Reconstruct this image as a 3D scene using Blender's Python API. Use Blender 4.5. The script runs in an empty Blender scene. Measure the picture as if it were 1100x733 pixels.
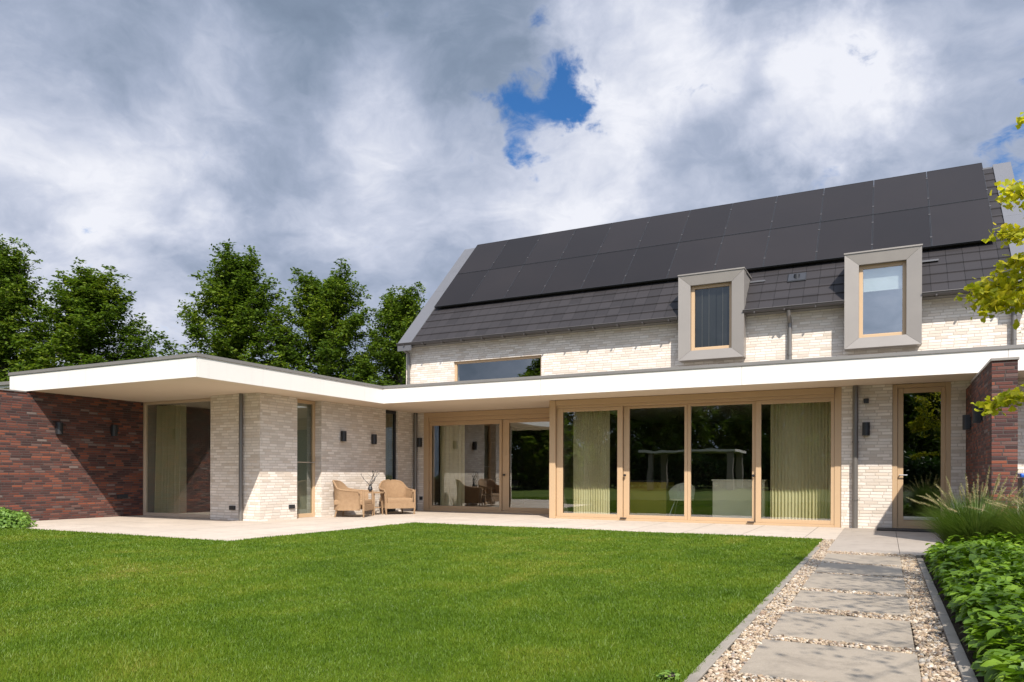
import bpy, math, random
import numpy as np
from mathutils import Vector, Matrix
R_ = math.radians
random.seed(7)
rng = np.random.default_rng(11)
S = bpy.context.scene
COL = S.collection

# ------------------------------------------------------------------ camera
cd = bpy.data.cameras.new('camera'); cam = bpy.data.objects.new('camera', cd); COL.objects.link(cam)
cd.sensor_width = 36; cd.lens = 36 * 782.32 / 1100
cd.shift_y = (510.15 - 366.5) / 1100
cd.clip_end = 2000; cd.clip_start = .05
cam.location = (0, 0, 1.005)
cam.rotation_euler = (Matrix.Rotation(R_(27.149), 4, 'Z') @ Matrix.Rotation(R_(90), 4, 'X') @ Matrix.Rotation(.003, 4, 'Z')).to_euler()
S.camera = cam

# ------------------------------------------------------------------ light
SUN = Vector((-.556, .752, -1)).normalized()
EXPOSURE = 0.6
SKY = .1
sd = bpy.data.lights.new('sun', 'SUN'); sun = bpy.data.objects.new('sun', sd); COL.objects.link(sun)
sd.energy = 4.8; sd.angle = R_(.55); sd.color = (1, .945, .87)
sun.rotation_euler = SUN.to_track_quat('-Z', 'Y').to_euler()
sun.location = (8, -10, 20)
S.view_settings.view_transform = 'Standard'; S.view_settings.look = 'None'
S.view_settings.gamma = 1; S.view_settings.use_curve_mapping = False
S.view_settings.exposure = EXPOSURE

class NT:
    """tiny node-graph helper"""
    def __init__(s, tree): s.t = tree; s.n = tree.nodes; s.l = tree.links
    def set(s, sock, v):
        if isinstance(v, bpy.types.NodeSocket): s.l.new(v, sock)
        elif v is not None:
            if hasattr(sock.default_value, '__len__') and not hasattr(v, '__len__'): v = [v] * len(sock.default_value)
            if hasattr(v, '__len__') and hasattr(sock.default_value, '__len__') and len(sock.default_value) == 4 and len(v) == 3: v = (*v, 1)
            sock.default_value = v
    def node(s, typ, ins=None, out=0, **kw):
        n = s.n.new(typ)
        for k, v in kw.items(): setattr(n, k, v)
        for k, v in (ins or {}).items(): s.set(n.inputs[k], v)
        return n.outputs[out]
    def m(s, op, a, b=None, c=None, clamp=False):
        ins = {0: a}
        if b is not None: ins[1] = b
        if c is not None: ins[2] = c
        return s.node('ShaderNodeMath', ins, operation=op, use_clamp=clamp)
    def vm(s, op, a, b=None, out=0):
        ins = {0: a}
        if b is not None: ins[1] = b
        return s.node('ShaderNodeVectorMath', ins, out, operation=op)
    def noise(s, vec, scale, detail=4, rough=.55, dist=0, out=0):
        return s.node('ShaderNodeTexNoise', {'Vector': vec, 'Scale': scale, 'Detail': detail, 'Roughness': rough, 'Distortion': dist}, out)
    def ramp(s, fac, stops, interp='LINEAR'):
        n = s.n.new('ShaderNodeValToRGB'); n.color_ramp.interpolation = interp
        e = n.color_ramp.elements
        while len(e) < len(stops): e.new(.5)
        for el, (p, c) in zip(e, stops): el.position = p; el.color = (*c, 1) if hasattr(c, '__len__') else (c, c, c, 1)
        s.set(n.inputs[0], fac); return n.outputs[0]
    def mr(s, v, a, b, c=0, d=1, smooth=True):
        return s.node('ShaderNodeMapRange', {0: v, 1: a, 2: b, 3: c, 4: d}, interpolation_type='SMOOTHSTEP' if smooth else 'LINEAR')
    def mix(s, f, a, b, blend='MIX'):
        n = s.n.new('ShaderNodeMix'); n.data_type = 'RGBA'; n.blend_type = blend
        s.set(n.inputs[0], f); s.set(n.inputs[6], a); s.set(n.inputs[7], b); return n.outputs[2]
    def comb(s, x, y, z=0): return s.node('ShaderNodeCombineXYZ', {0: x, 1: y, 2: z})

# world: Nishita sky with broken cloud
def dirof(px, py):                       # compass/elevation of a feature of the sky
    a = R_(27.149); F = Vector((-math.sin(a), math.cos(a), 0)); Rr = Vector((math.cos(a), math.sin(a), 0))
    return (F + Rr * ((px - 550) / 782.32) + Vector((0, 0, (510.15 - py) / 782.32))).normalized()
W = bpy.data.worlds.new('World'); S.world = W; W.use_nodes = True
W.node_tree.nodes.clear(); w = NT(W.node_tree)
sky = w.node('ShaderNodeTexSky', sky_type='NISHITA', sun_disc=False, sun_elevation=R_(46.9), sun_rotation=R_(143.5), air_density=1.0, dust_density=.6, ozone_density=2.5)
D = w.node('ShaderNodeTexCoord', out=0)
sp = w.n.new('ShaderNodeSeparateXYZ'); w.set(sp.inputs[0], D)
inv = w.m('DIVIDE', 1, w.m('ADD', w.m('MAXIMUM', sp.outputs[2], 0), .5))
P = w.comb(w.m('MULTIPLY', sp.outputs[0], inv), w.m('MULTIPLY', sp.outputs[1], inv), w.m('MULTIPLY', sp.outputs[2], 1.0))
warp = w.noise(P, 3.0, 4, .55, out=1)
P2 = w.vm('ADD', P, w.vm('MULTIPLY', w.vm('SUBTRACT', warp, (.5, .5, .5)), (.30, .30, .30)))
nb = w.noise(P2, 3.4, 8, .56)
nf = w.noise(P2, 9.0, 8, .60)
Dw = w.vm('NORMALIZE', w.vm('ADD', D, w.vm('MULTIPLY', w.vm('SUBTRACT', w.noise(D, 8, 6, .6, out=1), (.5, .5, .5)), (.20, .20, .20))))
def blob(px, py, r0, r1, amp):           # soft patch of cloud around a direction, angles in degrees
    d = w.vm('DOT_PRODUCT', Dw, tuple(dirof(px, py)), out=1)
    return w.m('MULTIPLY', w.mr(d, math.cos(R_(r1)), math.cos(R_(r0))), amp)
def total(base, bl):
    s = base
    for b in bl: s = w.m('ADD', s, blob(*b))
    return s
gap = total(0.0, [(602, 55, 0, 3.8, .20), (594, 100, 0, 4.2, .27), (566, 152, 0, 4.4, .37), (632, 132, 0, 3.8, .30), (518, 166, 0, 4.4, .26), (930, 74, 0, 3.6, .07), (520, 95, 0, 3.2, .22),
                  (1100, 152, 0, 6, .17), (1220, 60, 3, 9, .14), (1060, 185, 0, 6, .10), (710, 100, 0, 3, .20)])
gapn = w.m('ADD', gap, w.m('ADD', w.m('MULTIPLY', w.m('SUBTRACT', nf, .5), 1.75), w.m('MULTIPLY', w.m('SUBTRACT', nb, .5), .45)))
cover = w.mr(gapn, .62, .29)
lum = total(w.m('ADD', .49, w.m('ADD', w.m('MULTIPLY', w.m('SUBTRACT', nb, .5), 1.1), w.m('MULTIPLY', w.m('SUBTRACT', nf, .5), .55))),
            [(885, 100, 0, 6, .38), (700, 155, 0, 13, .28), (625, 185, 0, 8, .20), (690, 60, 0, 8, .20), (470, 130, 0, 10, .22), (430, 235, 0, 10, .22), (120, 115, 0, 11, .22), (300, 195, 0, 15, .20), (60, 250, 0, 13, .22), (560, 215, 0, 7, .14),
             (1040, 80, 0, 9, .14), (250, 0, 4, 27, -.15), (480, 30, 2, 15, -.14), (800, 225, 0, 10, -.12), (120, 300, 0, 13, .08), (960, 150, 0, 9, -.06), (330, 300, 0, 12, -.04)])
lum = w.mr(lum, .0, 1.0, 0, 1, False)
ccol = w.ramp(lum, [(0, (.17, .215, .285)), (.3, (.255, .31, .395)), (.55, (.41, .455, .555)), (.78, (.63, .65, .73)), (1, (.92, .90, .91))])
glow = w.vm('DOT_PRODUCT', D, tuple(-SUN), out=1)           # added fill light: unseen cloud around the sun and overhead made brighter
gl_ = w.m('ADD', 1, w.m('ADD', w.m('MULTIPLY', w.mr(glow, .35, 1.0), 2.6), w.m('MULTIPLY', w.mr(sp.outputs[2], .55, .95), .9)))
k = 1 / SKY / (2 ** EXPOSURE)
skyb = w.vm('MULTIPLY', sky, (.30, .62, .92))
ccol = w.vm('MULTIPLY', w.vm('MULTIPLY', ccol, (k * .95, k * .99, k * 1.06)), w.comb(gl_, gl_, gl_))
tot = w.mix(cover, skyb, ccol)
bg = w.node('ShaderNodeBackground', {'Color': tot, 'Strength': SKY})
wo = w.n.new('ShaderNodeOutputWorld'); w.l.new(bg, wo.inputs[0])

# ------------------------------------------------------------------ materials
def mat(name, fn):
    m = bpy.data.materials.new(name); m.use_nodes = True; m.node_tree.nodes.clear()
    t = NT(m.node_tree); o = t.n.new('ShaderNodeOutputMaterial'); t.l.new(fn(t), o.inputs[0]); return m
def pbr(t, col, rough=.5, metal=0, normal=None, spec=.5, **kw):
    ins = {'Base Color': col, 'Roughness': rough, 'Metallic': metal, 'Specular IOR Level': spec}
    if normal is not None: ins['Normal'] = normal
    ins.update(kw); return t.node('ShaderNodeBsdfPrincipled', ins)
def bump(t, h, dist, strength=1): return t.node('ShaderNodeBump', {'Height': h, 'Distance': dist, 'Strength': strength})
def opos(t): return t.node('ShaderNodeNewGeometry', out=0)
def simple(name, col, rough=.5, metal=0, var=.08, scale=3., spec=.5, bmp=0.):
    def f(t):
        p = opos(t); n = t.noise(p, scale, 5, .6); n2 = t.noise(p, scale * 14, 3, .6)
        v = t.m('ADD', 1 - var, t.m('MULTIPLY', t.m('ADD', t.m('MULTIPLY', n, .7), t.m('MULTIPLY', n2, .3)), 2 * var))
        c = t.vm('MULTIPLY', col, t.comb(v, v, v))
        rr = t.m('ADD', rough, t.m('MULTIPLY', t.m('SUBTRACT', n, .5), .15))
        return pbr(t, c, rr, metal, bump(t, n2, bmp) if bmp else None, spec)
    return mat(name, f)
def brick(name, w_, h_, mort, stops, mcol, soil=(.8, 1.1), interp='LINEAR', cv=1.):
    def f(t):
        uv = t.node('ShaderNodeUVMap'); s = t.n.new('ShaderNodeSeparateXYZ'); t.set(s.inputs[0], uv)
        jit = t.noise(uv, 60, 2, .5)
        u = t.m('ADD', s.outputs[0], 100); v = t.m('ADD', t.m('ADD', s.outputs[1], 5), t.m('MULTIPLY', t.m('SUBTRACT', jit, .5), .004))
        vr = t.m('DIVIDE', v, h_); row = t.m('FLOOR', vr)
        off = t.node('ShaderNodeTexWhiteNoise', {'W': row}, 0, noise_dimensions='1D')
        uu = t.m('ADD', t.m('DIVIDE', u, w_), off); colm = t.m('FLOOR', uu)
        fu = t.m('MULTIPLY', t.m('FRACT', uu), w_); fv = t.m('MULTIPLY', t.m('FRACT', vr), h_)
        e = t.m('MINIMUM', t.m('MINIMUM', fu, t.m('SUBTRACT', w_, fu)), t.m('MINIMUM', fv, t.m('SUBTRACT', h_, fv)))
        mask = t.mr(e, mort * .35, mort * .75)
        idn = t.node('ShaderNodeTexWhiteNoise', {'Vector': t.comb(colm, row)}, 0, noise_dimensions='2D')
        id2 = t.node('ShaderNodeTexWhiteNoise', {'Vector': t.comb(t.m('ADD', colm, 37.3), row)}, 0, noise_dimensions='2D')
        fine = t.noise(uv, 38, 4, .65); big = t.noise(uv, .55, 4, .6)
        c = t.ramp(idn, stops, interp)
        bv = t.m('MULTIPLY', t.m('ADD', 1 - .18 * cv, t.m('MULTIPLY', fine, .36 * cv)), t.m('ADD', 1 - .15 * cv, t.m('MULTIPLY', id2, .3 * cv)))
        c = t.vm('MULTIPLY', c, t.comb(bv, bv, bv))
        c = t.mix(mask, mcol, c)
        sv = t.mr(big, .25, .75, soil[0], soil[1], False)
        c = t.vm('MULTIPLY', c, t.comb(sv, sv, sv))
        hgt = t.m('ADD', t.m('MULTIPLY', mask, t.m('ADD', .75, t.m('MULTIPLY', id2, .25))), t.m('MULTIPLY', fine, .25))
        return pbr(t, c, .85, 0, bump(t, hgt, .012, .9 * cv ** .5), .25)
    return mat(name, f)
M = {}
M['pale'] = brick('pale_brick', .225, .060, .011, [(0, (.545, .46, .375)), (.2, (.62, .54, .455)), (.55, (.675, .60, .52)), (.85, (.72, .65, .57)), (1, (.59, .495, .40))], (.52, .45, .375), (.90, 1.06), cv=.5)
M['red'] = brick('red_brick', .205, .051, .011, [(0, (.052, .029, .027)), (.25, (.078, .036, .031)), (.48, (.105, .042, .034)), (.66, (.145, .050, .035)), (.84, (.225, .068, .036)), (.94, (.13, .07, .058)), (1, (.175, .135, .118))], (.082, .064, .057), (.75, 1.2), cv=.85)
def render_fn(t):
    p = opos(t); n = t.noise(p, 1.2, 5, .6); st = t.noise(t.vm('MULTIPLY', p, (7, 7, .35)), 1.0, 5, .65)
    v = t.m('SUBTRACT', t.m('ADD', .97, t.m('MULTIPLY', n, .06)), t.mr(st, .52, .78, 0, .10))
    return pbr(t, t.vm('MULTIPLY', (.68, .64, .585), t.comb(v, v, v)), .55, 0, bump(t, t.noise(p, 120, 3, .6), .001), .3)
M['white'] = mat('white_render', render_fn)
M['soffit'] = simple('soffit_board', (.64, .525, .405), .6, 0, .03, 1.0, .3)
M['beige'] = simple('beige_metal', (.465, .32, .188), .42, .0, .06, 2.0, .45)
M['beige2'] = simple('pale_beige_metal', (.52, .40, .29), .42, .0, .06, 2.0, .45)
M['taupe'] = simple('taupe_zinc', (.275, .245, .215), .42, .3, .09, 2.2)
M['zinc'] = simple('grey_zinc', (.125, .122, .126), .42, .2, .12, 2.0)
M['cap'] = simple('grey_cap', (.20, .185, .17), .5, .2, .12, 3.0)
M['gutter'] = simple('dark_gutter', (.085, .075, .07), .4, .3, .12, 3.0)
M['pipe'] = simple('grey_pipe', (.17, .155, .14), .4, .4, .12, 3.0)
M['black'] = simple('black_metal', (.018, .018, .02), .45, 0, .2, 8.0)
M['dark'] = simple('dark_mat', (.05, .047, .044), .9, 0, .25, 20., .2, .004)
M['steel'] = simple('brushed_steel', (.55, .53, .5), .3, .9, .05, 9.)
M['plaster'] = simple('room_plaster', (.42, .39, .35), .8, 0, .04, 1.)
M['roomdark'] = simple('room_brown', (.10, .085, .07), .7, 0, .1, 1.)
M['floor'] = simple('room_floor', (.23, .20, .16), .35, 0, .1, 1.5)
M['cabinet'] = simple('pale_cabinet', (.62, .60, .50), .45, 0, .03, 2.)
M['olive'] = simple('mustard_cabinet', (.36, .27, .035), .5, 0, .05, 2.)
M['shell'] = simple('chair_shell', (.62, .62, .52), .4, 0, .03, 4.)
M['blind'] = simple('white_blind', (.78, .77, .74), .7, 0, .03, 4.)
M['binblue'] = simple('blue_plastic', (.02, .10, .42), .4, 0, .1, 4.)
M['bingrey'] = simple('dark_plastic', (.03, .032, .035), .5, 0, .12, 5.)
M['bark'] = simple('bark', (.10, .08, .06), .9, 0, .35, 14., .2, .02)
M['soil'] = simple('soil', (.055, .038, .025), .95, 0, .4, 12., .2, .03)
M['rug'] = simple('screen_cloth', (.035, .034, .033), .8, 0, .1, 6.)

def glass_fn(tint, refl):
    def f(t):
        p = opos(t); nb_ = bump(t, t.noise(p, .9, 2, .5), .0035, .6)
        gl = t.node('ShaderNodeBsdfGlossy', {'Color': (.95, .98, .97), 'Roughness': 0.0, 'Normal': nb_})
        tr = t.node('ShaderNodeBsdfTransparent', {'Color': tint})
        fc = t.node('ShaderNodeLayerWeight', {'Blend': .5}, 1)      # 1 - cos, the same from both sides
        return t.node('ShaderNodeMixShader', {0: t.m('ADD', refl, t.m('MULTIPLY', t.m('POWER', fc, 4.0), .8), clamp=True), 1: tr, 2: gl})
    return f
M['glass'] = mat('window_glass', glass_fn((.93, .95, .89), .25))
M['glass_mirror'] = mat('shaded_window_glass', glass_fn((.88, .92, .86), .30))
M['glass_screen'] = mat('screened_window_glass', glass_fn((.5, .52, .5), .07))
M['glass_up'] = mat('upper_window_glass', glass_fn((.6, .66, .66), .32))
M['glass_dark'] = mat('tinted_window_glass', glass_fn((.5, .57, .5), .17))

def curtain_fn(t):
    p = opos(t); n = t.noise(p, 5, 3, .5)
    c = t.mix(n, (.78, .71, .47), (.86, .80, .58))
    a = t.node('ShaderNodeBsdfDiffuse', {'Color': c}); b = t.node('ShaderNodeBsdfTranslucent', {'Color': c})
    return t.node('ShaderNodeMixShader', {0: .4, 1: a, 2: b})
M['curtain'] = mat('curtain_cloth', curtain_fn)

def tile_fn(t):
    uv = t.node('ShaderNodeUVMap'); s = t.n.new('ShaderNodeSeparateXYZ'); t.set(s.inputs[0], uv)
    row = t.m('FLOOR', t.m('DIVIDE', t.m('ADD', s.outputs[1], 20), .34))
    uu = t.m('DIVIDE', t.m('ADD', s.outputs[0], 100), .30)
    fu = t.m('FRACT', uu); e = t.m('MULTIPLY', t.m('MINIMUM', fu, t.m('SUBTRACT', 1, fu)), .30)
    mk = t.mr(e, .001, .007, .35, 1)
    idn = t.node('ShaderNodeTexWhiteNoise', {'Vector': t.comb(t.m('FLOOR', uu), row)}, 0, noise_dimensions='2D')
    fine = t.noise(uv, 30, 4, .6)
    v = t.m('MULTIPLY', t.m('ADD', .82, t.m('MULTIPLY', idn, .28)), t.m('ADD', .85, t.m('MULTIPLY', fine, .3)))
    c = t.vm('MULTIPLY', (.028, .0245, .025), t.comb(v, v, v)); c = t.mix(mk, (.008, .008, .008), c)
    return pbr(t, c, t.m('ADD', .55, t.m('MULTIPLY', fine, .2)), 0, bump(t, mk, .01), .18)
M['tile'] = mat('dark_roof_tile', tile_fn)
def cell_fn(t):
    p = opos(t); n = t.noise(p, .7, 4, .6); rp = t.node('ShaderNodeObjectInfo', out=5)
    c = t.mix(n, (.011, .0088, .0085), (.019, .0155, .015))
    v = t.m('ADD', .8, t.m('MULTIPLY', rp, .4)); c = t.vm('MULTIPLY', c, t.comb(v, v, v))
    return pbr(t, c, t.m('ADD', .38, t.m('MULTIPLY', n, .12)), 0, None, .13)
M['cell'] = mat('solar_cells', cell_fn)
M['pframe'] = simple('panel_frame', (.014, .014, .015), .5, 0, .1, 4.)

def paving(name, col, sx, sy, dark, ox=0, oy=0):
    def f(t):
        uv = t.node('ShaderNodeUVMap'); s = t.n.new('ShaderNodeSeparateXYZ'); t.set(s.inputs[0], uv)
        e = None
        for k_, sz, o_ in ((0, sx, ox), (1, sy, oy)):
            if not sz: continue
            fr = t.m('FRACT', t.m('DIVIDE', t.m('ADD', s.outputs[k_], 100 * sz + o_), sz)); d = t.m('MULTIPLY', t.m('MINIMUM', fr, t.m('SUBTRACT', 1, fr)), sz)
            e = d if e is None else t.m('MINIMUM', e, d)
        p = opos(t); n = t.noise(p, 1.1, 6, .62); n2 = t.noise(p, 9, 6, .7); n3 = t.noise(p, 70, 3, .6); st = t.noise(p, 3.2, 8, .72, .4)
        v = t.m('ADD', .70, t.m('ADD', t.m('MULTIPLY', n, .26), t.m('ADD', t.m('MULTIPLY', n2, .22), t.m('MULTIPLY', n3, .14))))
        if sx:
            idn = t.node('ShaderNodeTexWhiteNoise', {'Vector': t.comb(t.m('FLOOR', t.m('DIVIDE', t.m('ADD', s.outputs[0], 100 * sx + ox), sx)), t.m('FLOOR', t.m('DIVIDE', t.m('ADD', s.outputs[1], 100 * sy + oy), sy)))}, 0, noise_dimensions='2D')
            v = t.m('MULTIPLY', v, t.m('ADD', .95, t.m('MULTIPLY', idn, .09)))
        c = t.vm('MULTIPLY', col, t.comb(v, v, v))
        c = t.mix(t.mr(st, .46, .70, 0, .75), c, tuple(x * dark for x in col))
        if e is not None: c = t.mix(t.mr(e, .003, .009), tuple(x * .32 for x in col), c)
        return pbr(t, c, .75, 0, bump(t, t.m('ADD', n3, n2), .0035, .7), .25)
    return mat(name, f)
M['patio'] = paving('patio_stone', (.435, .365, .295), 1.0, 1.0, .82, .17, .1)
M['walk'] = paving('walk_stone', (.30, .255, .21), 0, 0, .74)
M['slab'] = paving('slab_stone', (.265, .222, .172), 0, 0, .66)
M['kerb'] = paving('kerb_concrete', (.23, .20, .165), 0, 1.0, .7)

def islands(t): return t.node('ShaderNodeNewGeometry', out=8)
def leaf_mat(name, stops, trans=.35, rough=.5, spec=.3, nscale=.35):
    def f(t):
        r = islands(t); p = opos(t); n = t.noise(p, nscale, 3, .5)
        c = t.ramp(t.m('ADD', t.m('MULTIPLY', r, .65), t.m('MULTIPLY', t.mr(n, .3, .7), .35)), stops)
        d = pbr(t, c, rough, 0, None, spec)
        tl = t.node('ShaderNodeBsdfTranslucent', {'Color': t.vm('MULTIPLY', c, (1.25, 1.35, .8))})
        return t.node('ShaderNodeMixShader', {0: trans, 1: d, 2: tl})
    return mat(name, f)
M['leaf_tree'] = leaf_mat('tree_leaves', [(0, (.027, .052, .006)), (.45, (.066, .110, .010)), (.8, (.122, .168, .013)), (1, (.185, .215, .024))], .35, .6, .12)
M['leaf_dark'] = leaf_mat('hedge_leaves', [(0, (.015, .035, .008)), (.5, (.032, .07, .012)), (1, (.07, .12, .02))])
M['leaf_yellow'] = leaf_mat('yellow_green_leaves', [(0, (.22, .25, .015)), (.35, (.40, .39, .02)), (.75, (.58, .49, .03)), (1, (.70, .46, .03))], .5)
M['leaf_bed'] = leaf_mat('bed_leaves', [(0, (.045, .095, .007)), (.4, (.098, .18, .010)), (.8, (.165, .265, .013)), (1, (.24, .33, .022))], .33, .5, .4, .8)
M['leaf_shrub'] = leaf_mat('shrub_leaves', [(0, (.07, .14, .02)), (.5, (.14, .24, .035)), (1, (.24, .33, .06))], .35)
M['blade'] = leaf_mat('ornamental_grass', [(0, (.045, .085, .015)), (.55, (.085, .14, .022)), (.9, (.15, .19, .04)), (1, (.30, .28, .10))], .3, .5, .3, .6)
M['plume'] = leaf_mat('grass_plume', [(0, (.36, .28, .16)), (1, (.55, .46, .29))], .4)

def lawncol(t):
    p = opos(t); n1 = t.noise(p, .35, 4, .6); n2 = t.noise(p, 1.7, 5, .65, .3); n3 = t.noise(t.vm('MULTIPLY', p, (1, .35, 1)), 2.6, 4, .6)
    f = t.m('ADD', t.m('MULTIPLY', n1, .45), t.m('ADD', t.m('MULTIPLY', n2, .35), t.m('MULTIPLY', n3, .2)))
    return f
def grass_fn(t):
    f = t.m('ADD', t.mr(lawncol(t), .375, .64, 0, .74, False), t.m('MULTIPLY', islands(t), .35))
    c = t.ramp(f, [(0, (.046, .090, .006)), (.34, (.082, .146, .008)), (.64, (.124, .187, .012)), (.88, (.185, .215, .022)), (1, (.28, .25, .06))])
    d = pbr(t, c, .5, 0, None, .3); tl = t.node('ShaderNodeBsdfTranslucent', {'Color': t.vm('MULTIPLY', c, (1.2, 1.3, .7))})
    return t.node('ShaderNodeMixShader', {0: .35, 1: d, 2: tl})
M['grass'] = mat('grass_blades', grass_fn)
def turf_fn(t):
    f = t.mr(lawncol(t), .34, .66, 0, 1, False)
    c = t.ramp(f, [(0, (.030, .055, .006)), (.5, (.065, .095, .010)), (1, (.13, .125, .025))])
    n = t.noise(opos(t), 90, 3, .7)
    v = t.m('ADD', .6, t.m('MULTIPLY', n, .8)); c = t.vm('MULTIPLY', c, t.comb(v, v, v))
    return pbr(t, c, .9, 0, bump(t, n, .02), .1)
M['turf'] = mat('turf', turf_fn)
def pebble_fn(t):
    r = islands(t); n = t.noise(opos(t), 60, 3, .6)
    c = t.ramp(r, [(0, (.10, .07, .05)), (.18, (.25, .175, .11)), (.42, (.33, .245, .155)), (.62, (.40, .325, .235)), (.76, (.23, .15, .10)), (.9, (.50, .44, .35)), (1, (.16, .135, .12))])
    v = t.m('ADD', .8, t.m('MULTIPLY', n, .4)); c = t.vm('MULTIPLY', c, t.comb(v, v, v))
    return pbr(t, c, .6, 0, None, .3)
M['pebble'] = mat('pebbles', pebble_fn)
def weave_fn(t):
    uv = t.node('ShaderNodeUVMap'); s = t.n.new('ShaderNodeSeparateXYZ'); t.set(s.inputs[0], uv)
    a = t.m('SINE', t.m('MULTIPLY', s.outputs[0], 210)); b = t.m('SINE', t.m('MULTIPLY', s.outputs[1], 330))
    h = t.m('MULTIPLY', a, b); n = t.noise(uv, 14, 4, .6)
    c = t.mix(t.m('ADD', t.m('MULTIPLY', h, .25), n), (.30, .178, .09), (.49, .325, .19))
    return pbr(t, c, .65, 0, bump(t, h, .006), .3)
M['wicker'] = mat('wicker', weave_fn)

# ------------------------------------------------------------------ mesh helpers
def wloc(o):
    v = Vector((0, 0, 0))
    while o is not None: v = v + o.location; o = o.parent
    return v
class MB:
    def __init__(s): s.v = []; s.f = []; s.uv = []; s.mi = []; s.sm = []
    def face(s, pts, uv=None, mi=0, smooth=False):
        i = len(s.v); s.v += [tuple(p) for p in pts]; s.f.append(tuple(range(i, i + len(pts))))
        if uv is None:
            a, b, c = Vector(pts[0]), Vector(pts[1]), Vector(pts[2]); n = (b - a).cross(c - a)
            ax, ay, az = abs(n.x), abs(n.y), abs(n.z)
            if az >= ax and az >= ay: uv = [(p[0], p[1]) for p in pts]
            elif ax > ay: uv = [(p[1], p[2]) for p in pts]
            else: uv = [(p[0], p[2]) for p in pts]
        s.uv += uv; s.mi.append(mi); s.sm.append(smooth); return s
    def box(s, x0, x1, y0, y1, z0, z1, mi=0, bev=0.):
        if x0 > x1: x0, x1 = x1, x0
        if y0 > y1: y0, y1 = y1, y0
        if z0 > z1: z0, z1 = z1, z0
        c = [(x, y, z) for x in (x0, x1) for y in (y0, y1) for z in (z0, z1)]
        if bev > 0:
            return s.bevbox(x0, x1, y0, y1, z0, z1, bev, mi)
        for q in ((0, 1, 3, 2), (4, 6, 7, 5), (0, 4, 5, 1), (2, 3, 7, 6), (0, 2, 6, 4), (1, 5, 7, 3)): s.face([c[i] for i in q], None, mi)
        return s
    def bevbox(s, x0, x1, y0, y1, z0, z1, b, mi=0):
        import bmesh
        bm = bmesh.new(); bmesh.ops.create_cube(bm, size=1)
        for v in bm.verts: v.co = Vector(((x0 + x1) / 2 + v.co.x * (x1 - x0), (y0 + y1) / 2 + v.co.y * (y1 - y0), (z0 + z1) / 2 + v.co.z * (z1 - z0)))
        bmesh.ops.bevel(bm, geom=bm.edges[:], offset=b, segments=2, profile=.5, affect='EDGES')
        for f in bm.faces: s.face([v.co[:] for v in f.verts], None, mi)
        bm.free(); return s
    def hexa(s, a, b, mi=0):             # two quads (same winding) joined
        s.face(a[::-1], None, mi); s.face(b, None, mi)
        for i in range(4):
            j = (i + 1) % 4; s.face([a[i], a[j], b[j], b[i]], None, mi)
        return s
    def tube(s, pts, rad, n=8, mi=0, caps=True):
        pts = [Vector(p) for p in pts]; rad = rad if hasattr(rad, '__len__') else [rad] * len(pts)
        rings = []; up = None
        for i, p in enumerate(pts):
            d = (pts[min(i + 1, len(pts) - 1)] - pts[max(i - 1, 0)]).normalized()
            if up is None: up = Vector((1, 0, 0)) if abs(d.x) < .8 else Vector((0, 1, 0))
            a = d.cross(up).normalized(); b = d.cross(a).normalized(); up = b.cross(d).normalized() if False else up
            rings.append([p + (a * math.cos(2 * math.pi * k / n) + b * math.sin(2 * math.pi * k / n)) * rad[i] for k in range(n)])
        L = 0
        for i in range(len(pts) - 1):
            L2 = L + (pts[i + 1] - pts[i]).length
            for k in range(n):
                q = (k + 1) % n; c = 2 * math.pi * rad[i] / n
                s.face([rings[i][k], rings[i][q], rings[i + 1][q], rings[i + 1][k]], [(k * c, L), ((k + 1) * c, L), ((k + 1) * c, L2), (k * c, L2)], mi, True)
            L = L2
        if caps: s.face(rings[0][::-1], None, mi); s.face(rings[-1], None, mi)
        return s
    def prism(s, poly, z0, z1, mi=0):
        s.face([(x, y, z1) for x, y in poly], None, mi); s.face([(x, y, z0) for x, y in poly][::-1], None, mi)
        for i in range(len(poly)):
            a, b = poly[i], poly[(i + 1) % len(poly)]
            s.face([(*a, z0), (*b, z0), (*b, z1), (*a, z1)], None, mi)
        return s
def link(name, me, parent=None):
    o = bpy.data.objects.new(name, me); COL.objects.link(o)
    if parent is not None: o.parent = parent
    return o
def build(name, mb, mats, parent=None, org=None, merge=False):
    """one mesh object; vertices are given in world metres, origin at org (or the parent's place)"""
    base = Vector(org) if org is not None else (wloc(parent) if parent is not None else Vector((0, 0, 0)))
    off = base - (wloc(parent) if parent is not None else Vector((0, 0, 0)))
    me = bpy.data.meshes.new(name)
    me.from_pydata([(x - base.x, y - base.y, z - base.z) for x, y, z in mb.v], [], mb.f)
    ul = me.uv_layers.new(name='UVMap')
    ul.data.foreach_set('uv', np.array(mb.uv, dtype=np.float32).ravel())
    for m_ in (mats if isinstance(mats, (list, tuple)) else [mats]): me.materials.append(M[m_])
    me.polygons.foreach_set('material_index', mb.mi); me.polygons.foreach_set('use_smooth', mb.sm)
    if merge:
        import bmesh
        bm = bmesh.new(); bm.from_mesh(me); bmesh.ops.remove_doubles(bm, verts=bm.verts, dist=.0005); bm.to_mesh(me); bm.free()
    me.update(); o = link(name, me, parent); o.location = off; return o
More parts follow.
